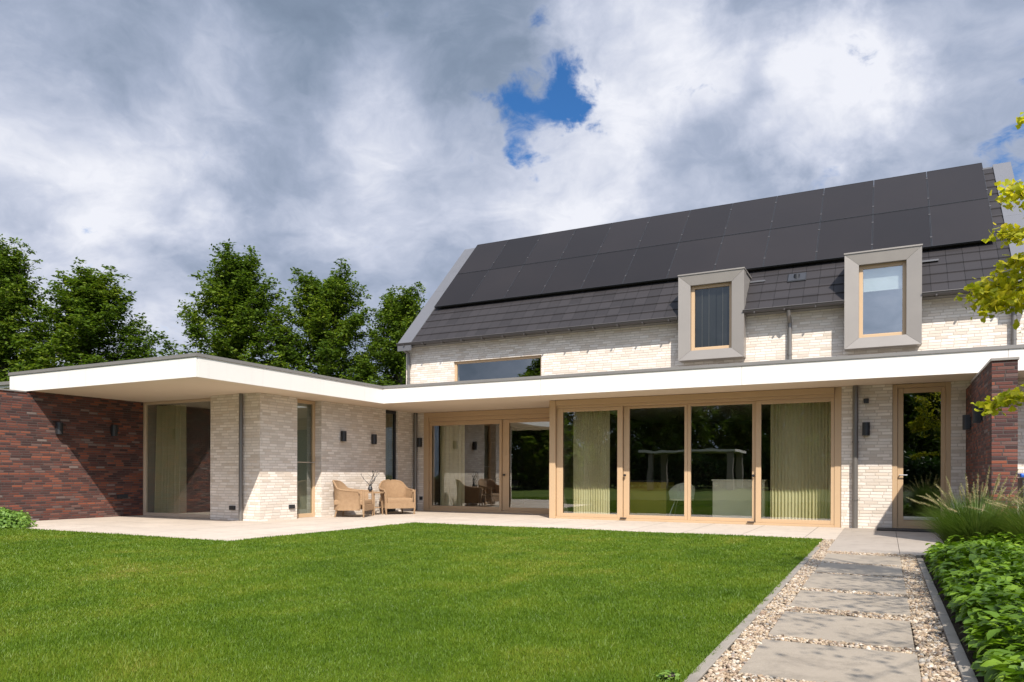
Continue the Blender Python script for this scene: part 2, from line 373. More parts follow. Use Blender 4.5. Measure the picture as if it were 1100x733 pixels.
def npmesh(name, V, F, m, parent=None, smooth=False):
    """big mesh from numpy: V (n,3); F (k,c)"""
    me = bpy.data.meshes.new(name); V = np.ascontiguousarray(V, dtype=np.float32); F = np.ascontiguousarray(F, dtype=np.int32)
    base = wloc(parent) if parent is not None else Vector((0, 0, 0)); V = V - np.array(base, dtype=np.float32)
    me.vertices.add(len(V)); me.vertices.foreach_set('co', V.ravel())
    me.loops.add(F.size); me.loops.foreach_set('vertex_index', F.ravel())
    me.polygons.add(len(F)); me.polygons.foreach_set('loop_start', np.arange(0, F.size, F.shape[1], dtype=np.int32))
    if smooth: me.polygons.foreach_set('use_smooth', np.ones(len(F), dtype=bool))
    me.materials.append(M[m]); me.update(calc_edges=True)
    return link(name, me, parent)
def scatter(T, TF, pos, X, Y, Z):
    """template verts T (k,3) placed at pos with axes X,Y,Z (already scaled)"""
    V = pos[:, None, :] + T[None, :, 0:1] * X[:, None, :] + T[None, :, 1:2] * Y[:, None, :] + T[None, :, 2:3] * Z[:, None, :]
    F = TF[None, :, :] + (np.arange(len(pos)) * len(T))[:, None, None]
    return V.reshape(-1, 3), F.reshape(-1, TF.shape[1])
def unit(a): return a / np.maximum(np.linalg.norm(a, axis=1, keepdims=True), 1e-9)
def frames(n, upbias, r=rng):
    Z = unit(r.normal(size=(n, 3)) + np.array([0, 0, upbias])); A = r.normal(size=(n, 3))
    X = unit(np.cross(A, Z)); Y = np.cross(Z, X); return X, Y, Z
LEAF = np.array([(0, 0, 0), (.28, .45, .10), (0, 1, -.05), (-.28, .45, .10), (0, .45, 0)], float)
LEAFF = np.array([(0, 1, 4), (1, 2, 4), (2, 3, 4), (3, 0, 4)])
def thing(name, label, cat, loc=(0, 0, 0), group=None, rz=0):
    o = bpy.data.objects.new(name, None); COL.objects.link(o); o.location = loc; o.rotation_euler = (0, 0, rz)
    o.empty_display_size = .2
    o['label'] = label; o['category'] = cat
    if group: o['group'] = group
    return o
def tag(o, label, cat, group=None, kind=None):
    o['label'] = label; o['category'] = cat
    if group: o['group'] = group
    if kind: o['kind'] = kind
    return o
def struct(o, label=None): o['kind'] = 'structure'; o['label'] = label or o.name.replace('_', ' '); return o
def dup(root, loc=None, rz=None, label=None):
    r = root.copy(); COL.objects.link(r)
    if loc is not None: r.location = loc
    if rz is not None: r.rotation_euler = (0, 0, rz)
    if label: r['label'] = label
    for ch in list(root.children):
        c = ch.copy(); COL.objects.link(c); c.parent = r
        for g in list(ch.children):
            d = g.copy(); COL.objects.link(d); d.parent = c
    return r

# ------------------------------------------------------------------ ground
struct(build('ground', MB().face([(-400, -400, -.05), (400, -400, -.05), (400, 500, -.05), (-400, 500, -.05)]), 'turf'))
lawn_poly = [(-26, -14), (-.872, -14), (-.872, 12.46), (-8.68, 12.46), (-8.68, 7.70), (-26, 7.70)]
struct(build('lawn', MB().prism(lawn_poly, -.04, .005), 'turf'), 'green lawn in front of the house')
struct(build('patio', MB().prism([(-15.976, 7.72), (-8.66, 7.72), (-8.66, 12.48), (-.70, 12.48), (-.70, 15.9), (-7, 15.9), (-7, 17.2), (-12.2, 17.2), (-12.2, 11.75), (-15.976, 11.75)], -.04, 0), 'patio'), 'pale stone patio along the house')
wk = MB()
for (a, b) in ((-.695, .165), (.171, 1.03), (1.036, 4.2)):
    for (c, d) in ((10.52, 13.0), (13.006, 15.47)): wk.box(a, b, c, d, -.04, .004)
struct(build('terrace_path', wk, 'walk'), 'grey stone paving before the glazed door')
struct(build('gravel_bed', MB().face([(-.81, -2, -.010), (.34, -2, -.010), (.34, 10.6, -.010), (-.81, 10.6, -.010)]).face([(-.872, 10.6, -.010), (-.69, 10.6, -.010), (-.69, 12.46, -.010), (-.872, 12.46, -.010)]), 'soil'), 'earth under the gravel')
struct(build('planting_bed', MB().box(.405, 8, -6, 10.5, -.04, .012), 'soil'), 'soil of the planting bed')
kb = MB()
for i in range(12): kb.bevbox(-.868, -.806, -1 + i + .003, -.003 + i, -.04, .014, .006)
struct(build('kerb', kb, 'kerb'), 'concrete edging between lawn and gravel')
kb = MB()
for i in range(11): kb.bevbox(.337, .40, -1 + i + .003, -.003 + i, -.04, .022, .006)
struct(build('kerb', kb, 'kerb'), 'concrete edging between gravel and leafy bed')

slabs = [(1.55, 2.45), (2.68, 3.58), (3.80, 4.68), (4.80, 5.71), (5.92, 6.82), (6.95, 8.04), (8.14, 9.04), (9.15, 10.18)]
ords = ['nearest', 'second nearest', 'third', 'fourth', 'fifth', 'sixth', 'seventh', 'eighth and farthest']
for i, (a, b) in enumerate(slabs):
    x0 = -.655 + random.uniform(-.008, .008); x1 = .16 + random.uniform(-.008, .008)
    o = build('paving_slab', MB().bevbox(x0, x1, a + .01, b - .025, -.03, .012 + random.uniform(-.003, .003), .005), 'slab', org=((x0 + x1) / 2, (a + b) / 2, -.03))
    n_ = len(slabs) - i
    tag(o, 'grey stone slab of the gravel path, %s from the terrace' % ['', 'first', 'second', 'third', 'fourth', 'fifth', 'sixth', 'seventh', 'eighth'][n_], 'paving slab', 'stone slabs of the gravel path')

# gravel
def ico(sub):
    import bmesh
    bm = bmesh.new(); bmesh.ops.create_icosphere(bm, subdivisions=sub, radius=1); V = np.array([v.co[:] for v in bm.verts]); bm.faces.ensure_lookup_table()
    F = np.array([[v.index for v in f.verts] for f in bm.faces]); bm.free(); return V, F
pts = []
def fillr(x0, x1, y0, y1, dens):
    n = int((x1 - x0) * (y1 - y0) * dens); pts.append(np.c_[rng.uniform(x0, x1, n), rng.uniform(y0, y1, n)])
fillr(-.802, -.66, 1.5, 10.5, 5600); fillr(.165, .335, 1.5, 10.5, 5600); fillr(-.868, -.70, 10.4, 12.4, 2600)
for (a, b), (c, d) in zip(slabs[:-1], slabs[1:]): fillr(-.66, .165, b, c, 5200)
fillr(-.66, .165, 10.19, 10.51, 3500)
pts = np.concatenate(pts); n = len(pts)
rr = rng.uniform(.0055, .0125, n) * np.where(rng.random(n) < .12, 1.35, 1)
X, Y, Z = frames(n, 2.2)
T, TF = ico(2); 
Vg, Fg = scatter(T * (1 + rng.normal(0, .07, T.shape)), TF, np.c_[pts, -.006 + rng.uniform(0, .013, n)], X * (rr * rng.uniform(.9, 1.5, n))[:, None], Y * rr[:, None], Z * (rr * rng.uniform(.5, .8, n))[:, None])
tag(npmesh('gravel', Vg, Fg, 'pebble', smooth=True), 'cream and tan pebbles around the path slabs', 'gravel', kind='stuff')

# lawn blades
def inside_lawn(x, y):
    return (x < -.852 - .02 * np.sin(y * 9) * np.sin(y * 23 + 1)) & (x > -15.9) & (((y < 7.71)) | ((x > -8.67) & (y < 12.475)))
N = 1150000
ang = rng.uniform(R_(-70), R_(4), N); dd = 2.6 * (22 / 2.6) ** (rng.random(N) ** 1.0)
px_, py_ = np.sin(ang) * dd, np.cos(ang) * dd
ok = inside_lawn(px_, py_) & (py_ > 1.8); px_, py_, dd = px_[ok], py_[ok], dd[ok]
n = len(px_)
hh = rng.uniform(.012, .030, n) * (1 + .25 * np.sin(px_ * 2.1) * np.sin(py_ * 1.7)); ww = np.clip(.0019 * dd / 3, .0019, .010) * rng.uniform(.8, 1.4, n)
az = rng.uniform(0, 2 * math.pi, n); lean = rng.normal(0, .75, n); az2 = rng.uniform(0, 2 * math.pi, n)
b = np.c_[px_, py_, np.full(n, .002)]; s_ = np.c_[np.cos(az), np.sin(az), np.zeros(n)] * ww[:, None]
tip = b + np.c_[np.cos(az2) * lean * hh * .8, np.sin(az2) * lean * hh * .8, hh]
Vb = np.stack([b - s_, b + s_, tip], 1).reshape(-1, 3); Fb = np.arange(3 * n).reshape(-1, 3)
tag(npmesh('lawn_grass', Vb, Fb, 'grass'), 'short mown grass of the lawn', 'grass', kind='stuff')
print('blades', n)

# ------------------------------------------------------------------ house
H = thing('house', 'pale brick house with dark pitched roof, flat white canopy and large sliding windows', 'house', (-5, 16, 0))
ZS, ZT, ZC = 2.726, 3.088, 3.148
wl = MB()                                 # wing walls
wl.box(-13.3, -11.8, 11.3, 11.6, 0, ZS)                         # front pier
wl.box(-12.1, -11.802, 11.6, 12.40, 0, ZS)
wl.box(-12.1, -11.8, 13.19, 15.66, 0, ZS)
wl.box(-12.1, -11.8, 16.20, 17.0, 0, ZS)
wl.box(-12.1, -11.50, 17.0, 17.3, 0, ZS)
build('wing_wall', wl, 'pale', H)
wl = MB()
wl.box(-.76, .112, 15.45, 15.75, 0, ZS); wl.box(1.06, 6.0, 15.45, 15.75, 0, ZS)
build('front_wall', wl, 'pale', H)
wl = MB()                                 # upper storey, gable ends
YU, ZE = 17.0, 4.66
for a, b in ((-12.1, -10.52), (-7.88, -4.16), (-2.92, -.66), (.52, 2.50)): wl.box(a, b, YU, YU + .3, 3.1, 4.90)
wl.box(-10.52, -7.88, YU + .001, YU + .3, 4.09, 4.90); wl.box(-10.52, -7.88, YU + .001, YU + .3, 3.1, 3.43)
for a, b in ((-4.16, -2.92), (-.66, .52)): wl.box(a, b, YU + .001, YU + .3, 3.1, 3.80)
YR, ZR = 20.25, 8.18
for xa, xb in ((-12.1, -11.8), (2.20, 2.50)):
    a = [(xa, 17.3, 0), (xa, 23.7, 0), (xa, 23.7, 4.85), (xa, YR, 8.15)]; a2 = [(xb, y, z) for _, y, z in a]
    pa = [(17.3, 0), (23.7, 0), (23.7, 4.85), (YR, 8.05), (17.3, 5.08)]
    A = [(xa, y, z) for y, z in pa]; B = [(xb, y, z) for y, z in pa]
    wl.face(A); wl.face(B)
    for i in range(5):
        j = (i + 1) % 5; wl.face([A[i], A[j], B[j], B[i]])
wl.box(-12.1, 2.5, 23.7, 24.0, 0, 4.7)
build('upper_wall', wl, 'pale', H)

# flat roof and canopy
fr = MB()
fr.box(-16.59, -10.91, 8.97, 14.355, ZS + .012, ZT - .02); fr.box(-16.59, 6.0, 14.3555, 16.999, ZS + .012, ZT - .02); fr.box(-16.59, -12.105, 16.9995, 22, ZS + .012, ZT - .02)
build('flat_roof', fr, 'cap', H)
so = MB()
so.face([(-16.60, 8.96, ZS + .004), (-16.60, 17.3, ZS + .004), (-10.89, 17.3, ZS + .004), (-10.89, 8.96, ZS + .004)])
so.face([(-10.89, 14.33, ZS + .004), (-10.89, 17.3, ZS + .004), (6, 17.3, ZS + .004), (6, 14.33, ZS + .004)])
build('soffit', so, 'soffit', H)
fa = MB(); g = .003; t_ = .035
def runs(a, b, step):
    n_ = max(1, round((b - a) / step)); return [(a + (b - a) * i / n_, a + (b - a) * (i + 1) / n_) for i in range(n_)]
for a, b in runs(-16.63, -10.873, 5.8): fa.box(a + g, b - g, 8.93, 8.93 + t_, ZS, ZT)
for a, b in runs(8.966, 14.345, 5.4): fa.box(-10.87 - t_, -10.87, a + g, b - g, ZS, ZT)
for a, b in runs(-10.869, 6.0, 4.2): fa.box(a + g, b - g, 14.31, 14.31 + t_, ZS, ZT)
fa.box(-16.63, -16.60, 8.966, 22, ZS, ZT)
build('fascia', fa, 'white', H)
cp = MB()
cp.box(-16.65, -10.85, 8.91, 9.12, ZT, ZC); cp.box(-11.06, -10.851, 9.1205, 14.29, ZT, ZC - .001); cp.box(-11.06, 6.0, 14.2905, 14.50, ZT, ZC); cp.box(-16.65, -16.45, 9.1205, 22, ZT, ZC - .001)
build('roof_edge_trim', cp, 'cap', H)

# pitched roof: courses of flat tiles, stepped
def roof_z(y): return ZE + (y - 16.7)
rf = MB(); c0 = .34 / math.sqrt(2)
dorm = [(-4.28, -2.82), (-.775, .633)]
ncour = int((YR - 16.66) / c0) + 1
for i in range(ncour):
    y0 = 16.66 + i * c0; y1 = min(y0 + c0 + .03, YR + .02)
    segs = [(-11.70, 2.22)]
    if y0 < 17.62: segs = [(-11.70, -4.27), (-2.83, -.765), (.625, 2.22)]
    for xa, xb in segs:
        za, zb = roof_z(y0) + .036, roof_z(y1) + .004
        if y1 <= y0 + .02: continue
        d = 16.66 + i * .34
        u = [(xa, i * .34 + .01), (xb, i * .34 + .01), (xb, i * .34 + .33), (xa, i * .34 + .33)]
        rf.face([(xa, y0, za), (xb, y0, za), (xb, y1, zb), (xa, y1, zb)], u)
        rf.face([(xa, y0 + .004, za - .040), (xb, y0 + .004, za - .040), (xb, y0, za), (xa, y0, za)], [(xa, i * .34 + .02), (xb, i * .34 + .02), (xb, i * .34 + .03), (xa, i * .34 + .03)])
yb = 2 * YR - 16.66
rf.face([(-12.0, YR, ZR + .0), (2.4, YR, ZR + .0), (2.4, yb, roof_z(16.66)), (-12.0, yb, roof_z(16.66))])
# deck under the tiles
for xa, xb in ((-12.05, -4.2), (-2.9, -.70), (.56, 2.45)): rf.face([(xa, 16.72, ZE - .03), (xb, 16.72, ZE - .03), (xb, 17.62, ZE + .87), (xa, 17.62, ZE + .87)])
rf.face([(-12.05, 17.62, ZE + .87), (2.45, 17.62, ZE + .87), (2.45, YR, ZR - .06), (-12.05, YR, ZR - .06)])
roof = build('roof', rf, 'tile', H)
for xa, xb in ((-12.14, -11.69), (2.21, 2.56)):
    vg = MB()
    for (y0, y1) in ((16.64, 18.5), (18.506, YR + .03)):
        lo, hi = -.16, .055
        vg.hexa([(xa, y0, roof_z(y0) + lo), (xb, y0, roof_z(y0) + lo), (xb, y0, roof_z(y0) + hi), (xa, y0, roof_z(y0) + hi)],
                [(xa, y1, roof_z(y1) + lo), (xb, y1, roof_z(y1) + lo), (xb, y1, roof_z(y1) + hi), (xa, y1, roof_z(y1) + hi)])
    build('verge_flashing', vg, 'zinc', roof)
build('ridge_cap', MB().box(-12.1, 2.5, YR - .03, YR + .13, ZR - .05, ZR + .045), 'zinc', roof)
vt = MB(); yv = 17.35; 
vt.hexa([(-1.98, yv, roof_z(yv) + .035), (-1.58, yv, roof_z(yv) + .035), (-1.58, yv + .22, roof_z(yv + .22) + .035), (-1.98, yv + .22, roof_z(yv + .22) + .035)],
        [(-1.96, yv, roof_z(yv) + .06), (-1.60, yv, roof_z(yv) + .06), (-1.60, yv + .20, roof_z(yv + .2) + .06), (-1.96, yv + .20, roof_z(yv + .2) + .06)])
vt.tube([(-1.78, yv + .1, roof_z(yv) + .08), (-1.78, yv + .1, roof_z(yv) + .21)], .065, 14)
build('roof_vent', vt, 'black', roof)
def gutter(xa, xb):
    m = MB(); n_ = 8; R0 = .065; yc, zc = 16.675, 4.645
    prof = [(yc + R0 * math.cos(math.pi + math.pi * k_ / n_), zc + R0 * math.sin(math.pi + math.pi * k_ / n_)) for k_ in range(n_ + 1)]
    inn = [(yc + (R0 - .008) * math.cos(math.pi + math.pi * k_ / n_), zc + (R0 - .008) * math.sin(math.pi + math.pi * k_ / n_)) for k_ in range(n_ + 1)][::-1]
    loop = prof + inn
    for i in range(len(loop)):
        a, b = loop[i], loop[(i + 1) % len(loop)]
        m.face([(xa, *a), (xb, *a), (xb, *b), (xa, *b)])
    m.tube([(xa, yc - R0, zc + .004), (xb, yc - R0, zc + .004)], .011, 8)
    for x in (xa, xb): m.face([(x, *q) for q in prof])
    k_ = xa + .25
    while k_ < xb - .1:
        m.box(k_ - .014, k_ + .014, yc - R0 - .012, yc + .1, zc - R0 - .012, zc - R0 + .02); k_ += .62
    build('gutter', m, 'gutter', roof)
for a, b in ((-12.16, -4.285), (-2.815, -.78), (.638, 2.58)): gutter(a, b)
for a, b in ((-12.1, -4.28), (-2.82, -.775), (.633, 2.5)): build('eaves_board', MB().box(a, b, 16.76, 16.999, 4.58, 4.62), 'cap', roof)

def downpipe(pts, r=.04, m_='pipe'):
    d = MB().tube(pts, r, 12)
    zs = [p[2] for p in pts]; x, y = pts[-1][0], pts[-1][1]
    for z in np.arange(min(zs) + .55, max(zs) - .2, 1.1): d.tube([(x, y, z - .014), (x, y, z + .014)], r + .009, 12)
    build('downpipe', d, m_, H)
downpipe([(-12.02, 16.72, 4.58), (-12.02, 16.74, 4.50), (-11.97, 16.93, 4.40), (-11.97, 16.94, 4.3), (-11.97, 16.94, 3.16)])
downpipe([(-1.87, 16.68, 4.58), (-1.87, 16.72, 4.48), (-1.87, 16.93, 4.36), (-1.87, 16.94, 4.25), (-1.87, 16.94, 3.10)], .045)
downpipe([(2.20, 16.68, 4.58), (2.20, 16.93, 4.36), (2.20, 16.94, 3.10)], .045)
downpipe([(-.515, 15.39, ZS), (-.515, 15.39, 0)], .05)
downpipe([(-12.30, 11.24, ZS), (-12.30, 11.24, 0)], .042)
downpipe([(-11.72, 16.92, ZS), (-11.72, 16.92, 0)], .05)

# windows ----------------------------------------------------------------
def pane(x0, x1, y, z0, z1, parent, m_='glass', label=None):
    return build('pane', MB().face([(x0, y, z0), (x1, y, z0), (x1, y, z1), (x0, y, z1)]), m_, parent)
def ring(m, x0, x1, z0, z1, fl, frr, fb, ft, y0, y1, bev=.004):
    m.box(x0, x0 + fl, y0, y1, z0, z1, bev=bev); m.box(x1 - frr, x1, y0, y1, z0, z1, bev=bev)
    m.box(x0 + fl + .0006, x1 - frr - .0006, y0 + .002, y1 - .002, z0, z0 + fb, bev=bev); m.box(x0 + fl + .0006, x1 - frr - .0006, y0 + .002, y1 - .002, z1 - ft, z1, bev=bev)
def knob(x, y, z, parent):
    m = MB().tube([(x, y, z), (x, y - .03, z)], .028, 14); m.tube([(x, y - .03, z), (x, y - .055, z)], .022, 14)
    build('knob', m, 'black', parent)

# big sliding front, right
cs = MB()
cs.box(-6.93, -6.785, 15.40, 15.80, 0, ZS - .002, bev=.006)
cs.box(-.885, -.762, 15.47, 15.80, 0, ZS - .002, bev=.004)
cs.box(-6.784, -.886, 15.415, 15.80, 2.60, ZS - .003, bev=.005)
cs.box(-6.784, -.886, 15.455, 15.80, 2.535, 2.599, bev=.004)
cs.box(-6.784, -.886, 15.44, 15.80, 0, .045, bev=.003)
case = build('sliding_window_casing', cs, 'beige', H)
def sash(x0, x1, y, z0, z1, fl, frr, fb=.08, ft=.08, glass='glass'):
    m = MB(); ring(m, x0, x1, z0, z1, fl, frr, fb, ft, y, y + .06)
    m.box(x0 + fl - .012, x0 + fl, y + .012, y + .05, z0 + fb, z1 - ft); m.box(x1 - frr, x1 - frr + .012, y + .012, y + .05, z0 + fb, z1 - ft)
    o = build('sliding_window', m, 'beige', H); pane(x0 + fl, x1 - frr, y + .035, z0 + fb, z1 - ft, o, glass); return o
s1 = sash(-6.775, -5.19, 15.48, .047, 2.532, .155, .12)
knob(-5.135, 15.50, 1.0, case)
sash(-5.185, -3.765, 15.545, .047, 2.532, .135, .065, .075, .055)
sash(-3.76, -2.36, 15.545, .047, 2.532, .065, .075, .075, .055)
s4 = sash(-2.355, -.89, 15.48, .047, 2.532, .105, .06)
knob(-2.40, 15.50, 1.0, case)
for x in (-5.13, -2.42): build('floor_bolt', MB().box(x - .09, x + .05, 15.40, 15.46, .047, .068, bev=.004), 'black', case)

# recessed sliding front, left
cs = MB()
cs.box(-11.50, -11.345, 17.0, 17.35, 0, ZS - .002, bev=.006)
cs.box(-11.344, -6.95, 17.0, 17.35, 2.585, ZS - .003, bev=.005); cs.box(-11.344, -6.95, 17.03, 17.35, 2.475, 2.584, bev=.005)
cs.box(-11.344, -6.95, 17.02, 17.35, 0, .05, bev=.003)
case2 = build('sliding_window_casing', cs, 'beige', H)
sash(-11.34, -9.06, 17.06, .052, 2.47, .08, .07, .09, .11)
sash(-9.055, -6.96, 17.10, .052, 2.47, .20, .1, .09, .09)
knob(-8.98, 17.06, 1.0, case2)
# extension side wall between the two fronts
build('side_wall', MB().box(-6.925, -6.80, 15.805, 17.6, 0, ZS), 'beige', H)

# left wing window
m = MB(); ring(m, -15.974, -13.302, 0, ZS - .002, .06, .05, .07, .06, 11.60, 11.68)
wnd = build('window', m, 'beige2', H); pane(-15.914, -13.352, 11.64, .07, ZS - .062, wnd, 'glass_mirror')
# narrow tall windows in the wing's side (facing +X)
def side_window(y0, y1, xf, fr_, glass, rail=False, nm='beige'):
    m = MB(); z0, z1 = 0.0, ZS - .003
    m.box(xf - .07, xf, y0, y0 + fr_, z0, z1, bev=.004); m.box(xf - .07, xf, y1 - fr_, y1, z0, z1, bev=.004)
    m.box(xf - .068, xf - .002, y0 + fr_ + .0006, y1 - fr_ - .0006, z0, z0 + .09, bev=.004); m.box(xf - .068, xf - .002, y0 + fr_ + .0006, y1 - fr_ - .0006, z1 - .08, z1, bev=.004)
    o = build('window', m, nm, H)
    build('pane', MB().face([(xf - .035, y0 + fr_, z0 + .09), (xf - .035, y1 - fr_, z0 + .09), (xf - .035, y1 - fr_, z1 - .08), (xf - .035, y0 + fr_, z1 - .08)]), glass, o)
    if rail: build('rail', MB().tube([(xf + .01, y0 + .02, 1.28), (xf + .01, y1 - .02, 1.28)], .012, 8), 'steel', o)
side_window(12.401, 13.189, -11.99, .075, 'glass_dark', True)
side_window(15.661, 16.199, -11.86, .05, 'glass_dark', False, 'black')

# glazed garden door
m = MB(); x0, x1, z1 = .113, 1.059, ZS - .003
ring(m, x0, x1, 0, z1, .085, .085, .06, .07, 15.47, 15.62, .005)
door = build('door', m, 'beige', H)
m = MB(); ring(m, x0 + .088, x1 - .088, .063, z1 - .073, .095, .065, .18, .095, 15.495, 15.56, .005)
lf = build('door_leaf', m, 'beige', door)
pane(x0 + .182, x1 - .152, 15.53, .242, z1 - .167, door, 'glass_dark')
build('door_sill', MB().box(x0 + .19, x1 - .16, 15.482, 15.494, .185, .242, bev=.003), 'steel', door)
hd = MB().tube([(x0 + .125, 15.495, 1.02), (x0 + .125, 15.44, 1.02)], .011, 8); hd.tube([(x0 + .12, 15.445, 1.02), (x0 + .25, 15.445, 1.02)], .010, 8)
build('handle', hd, 'steel', door)
for z in (.45, 1.35, 2.42): build('hinge', MB().tube([(x1 - .086, 15.468, z - .06), (x1 - .086, 15.468, z + .06)], .011, 8), 'beige', door)

# long window upstairs
m = MB(); ring(m, -10.519, -7.881, 3.431, 4.089, .06, .05, .06, .06, 17.06, 17.13)
m.box(-10.52, -7.88, 16.97, 17.06, 3.40, 3.431, bev=.003)
wnd = build('window', m, 'beige', H); pane(-10.459, -7.931, 17.09, 3.491, 4.029, wnd, 'glass_up')

# dormers
def dormer(x0, x1, z0, z1, blind):
    y0, yb_ = 16.64, 17.86; fw = .27
    m = MB(); gp = .0025
    ix0, ix1, iz0, iz1 = x0 + fw, x1 - fw, z0 + .215, z1 - .235
    O_ = [(x0, z0), (x1, z0), (x1, z1), (x0, z1)]; I_ = [(ix0, iz0), (ix1, iz0), (ix1, iz1), (ix0, iz1)]
    cen = ((x0 + x1) / 2, (z0 + z1) / 2)
    for k_ in range(4):
        j = (k_ + 1) % 4
        q = [O_[k_], O_[j], I_[j], I_[k_]]
        tx, tz = (gp, 0) if k_ in (0, 2) else (0, gp)
        sg = [(-1 if p[0] > cen[0] else 1, -1 if p[1] > cen[1] else 1) for p in q]
        q = [(p[0] + s_[0] * tx, p[1] + s_[1] * tz) for p, s_ in zip(q, sg)]
        # front face leans in to the window a little
        f0 = [(q[0][0], y0, q[0][1]), (q[1][0], y0, q[1][1]), (q[2][0], y0 + .03, q[2][1]), (q[3][0], y0 + .03, q[3][1])]
        f1 = [(p[0], y0 + .28, p[1]) for p in q]
        m.hexa(f1, f0)
    dm = build('dormer', m, 'taupe', H)
    c = MB()
    c.box(x0 + .012, x0 + .10, y0 + .285, yb_, z0 + .02, z1 - .01); c.box(x1 - .10, x1 - .012, y0 + .285, yb_, z0 + .02, z1 - .01)
    c.box(x0 + .1005, x1 - .1005, y0 + .285, yb_, z1 - .10, z1 - .011)
    c.box(x0 + .1005, x1 - .1005, y0 + .285, 16.995, z0 + .02, z0 + .09)
    build('cheek', c, 'taupe', dm)
    build('dormer_roof', MB().box(x0 - .012, x1 + .012, y0 - .015, yb_ + .1, z1 + .001, z1 + .03), 'taupe', dm)
    f = MB(); ring(f, ix0 - .0, ix1 + .0, iz0, iz1, .075, .07, .07, .07, y0 + .13, y0 + .20)
    f.box(ix0 + .075, ix1 - .07, y0 + .142, y0 + .148, iz0 + .07, iz0 + .082)
    build('window_frame', f, 'beige', dm)
    pane(ix0 + .07, ix1 - .065, y0 + .165, iz0 + .065, iz1 - .065, dm, 'glass_up' if not blind == 'slats' else 'glass_screen')
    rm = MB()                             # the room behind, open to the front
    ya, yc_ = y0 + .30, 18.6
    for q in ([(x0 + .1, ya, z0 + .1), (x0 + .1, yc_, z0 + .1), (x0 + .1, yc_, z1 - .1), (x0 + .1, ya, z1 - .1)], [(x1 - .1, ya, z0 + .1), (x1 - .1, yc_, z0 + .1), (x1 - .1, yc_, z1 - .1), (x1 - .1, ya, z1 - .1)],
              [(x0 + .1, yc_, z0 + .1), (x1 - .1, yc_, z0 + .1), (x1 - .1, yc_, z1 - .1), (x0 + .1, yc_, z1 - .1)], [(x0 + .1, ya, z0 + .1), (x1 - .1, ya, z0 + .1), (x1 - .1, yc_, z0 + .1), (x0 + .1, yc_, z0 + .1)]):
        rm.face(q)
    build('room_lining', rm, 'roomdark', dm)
    b_ = MB()
    if blind == 'slats':
        n_ = 5
        for i in range(n_):
            a = ix0 + .08 + (ix1 - ix0 - .15) * i / n_; w_ = (ix1 - ix0 - .15) / n_
            b_.box(a + .012, a + w_ - .004, y0 + .20 + .012 * (i % 2), y0 + .204 + .012 * (i % 2), iz0 + .08, iz1 - .09)
        build('vertical_blind', b_, 'rug', dm)
        for i in (1, 2, 4):
            a = ix0 + .08 + (ix1 - ix0 - .15) * i / n_; build('blind_edge', MB().box(a - .007, a + .007, y0 + .185, y0 + .19, iz0 + .08, iz1 - .09), 'taupe', dm)
    else:
        b_.box(ix0 + .08, ix1 - .075, y0 + .225, y0 + .23, iz1 - .52, iz1 - .07); b_.tube([(ix0 + .08, y0 + .228, iz1 - .525), (ix1 - .075, y0 + .228, iz1 - .525)], .012, 8)
        build('roller_blind', b_, 'blind', dm)
    build('flashing', MB().box(x1 + .002, x1 + .33, 17.42, 17.56, z1 - .135, z1 - .10), 'zinc', dm)
dormer(-4.25, -2.79, 3.635, 5.575, 'slats')
dormer(-.77, .637, 3.64, 5.60, 'roller')

# rooms
def room(x0, x1, y0, y1, z0, z1, left=True, right=True, wm='plaster'):
    f = MB().face([(x0, y0, z0), (x1, y0, z0), (x1, y1, z0), (x0, y1, z0)]); build('room_floor', f, 'floor', H)
    f = MB().face([(x0, y0, z1), (x0, y1, z1), (x1, y1, z1), (x1, y0, z1)]); build('room_ceiling', f, 'plaster', H)
    wl_ = MB().face([(x0, y1, z0), (x1, y1, z0), (x1, y1, z1), (x0, y1, z1)])
    if left: wl_.face([(x0, y0, z0), (x0, y1, z0), (x0, y1, z1), (x0, y0, z1)])
    if right: wl_.face([(x1, y0, z0), (x1, y1, z0), (x1, y1, z1), (x1, y0, z1)])
    build('room_wall', wl_, wm, H)
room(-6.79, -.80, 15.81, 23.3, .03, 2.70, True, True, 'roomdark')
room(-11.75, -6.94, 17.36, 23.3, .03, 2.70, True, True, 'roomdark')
room(-15.95, -12.11, 11.70, 17.2, .03, 2.70, True, True, 'plaster')
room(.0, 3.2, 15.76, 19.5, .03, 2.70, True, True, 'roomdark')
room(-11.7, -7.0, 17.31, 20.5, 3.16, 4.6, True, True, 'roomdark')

# ------------------------------------------------------------------ solar panels
pm = MB(); pw, ph = 1.135, 1.765
def on(u, v, h_): return (u, (v - h_) / math.sqrt(2), (v + h_) / math.sqrt(2))
def sl_box(m, u0, u1, v0, v1, h0, h1, mi):
    m.hexa([on(u0, v0, h0), on(u1, v0, h0), on(u1, v1, h0), on(u0, v1, h0)], [on(u0, v0, h1), on(u1, v0, h1), on(u1, v1, h1), on(u0, v1, h1)], mi)
sl_box(pm, .006, pw - .006, .006, ph - .006, 0, .034, 0)
fb_ = .012
for q in ((.004, fb_, .004, ph - .004), (pw - fb_, pw - .004, .004, ph - .004), (fb_, pw - fb_, .004, fb_), (fb_, pw - fb_, ph - fb_, ph - .004)): sl_box(pm, *q, -.002, .038, 1)
for v in (.38, ph - .38): sl_box(pm, pw - .022, pw + .016, v - .018, v + .018, .036, .044, 2)
proto = None
words = ['first', 'second', 'third', 'fourth', 'fifth', 'sixth', 'seventh', 'eighth', 'ninth', 'tenth', 'eleventh', 'twelfth']
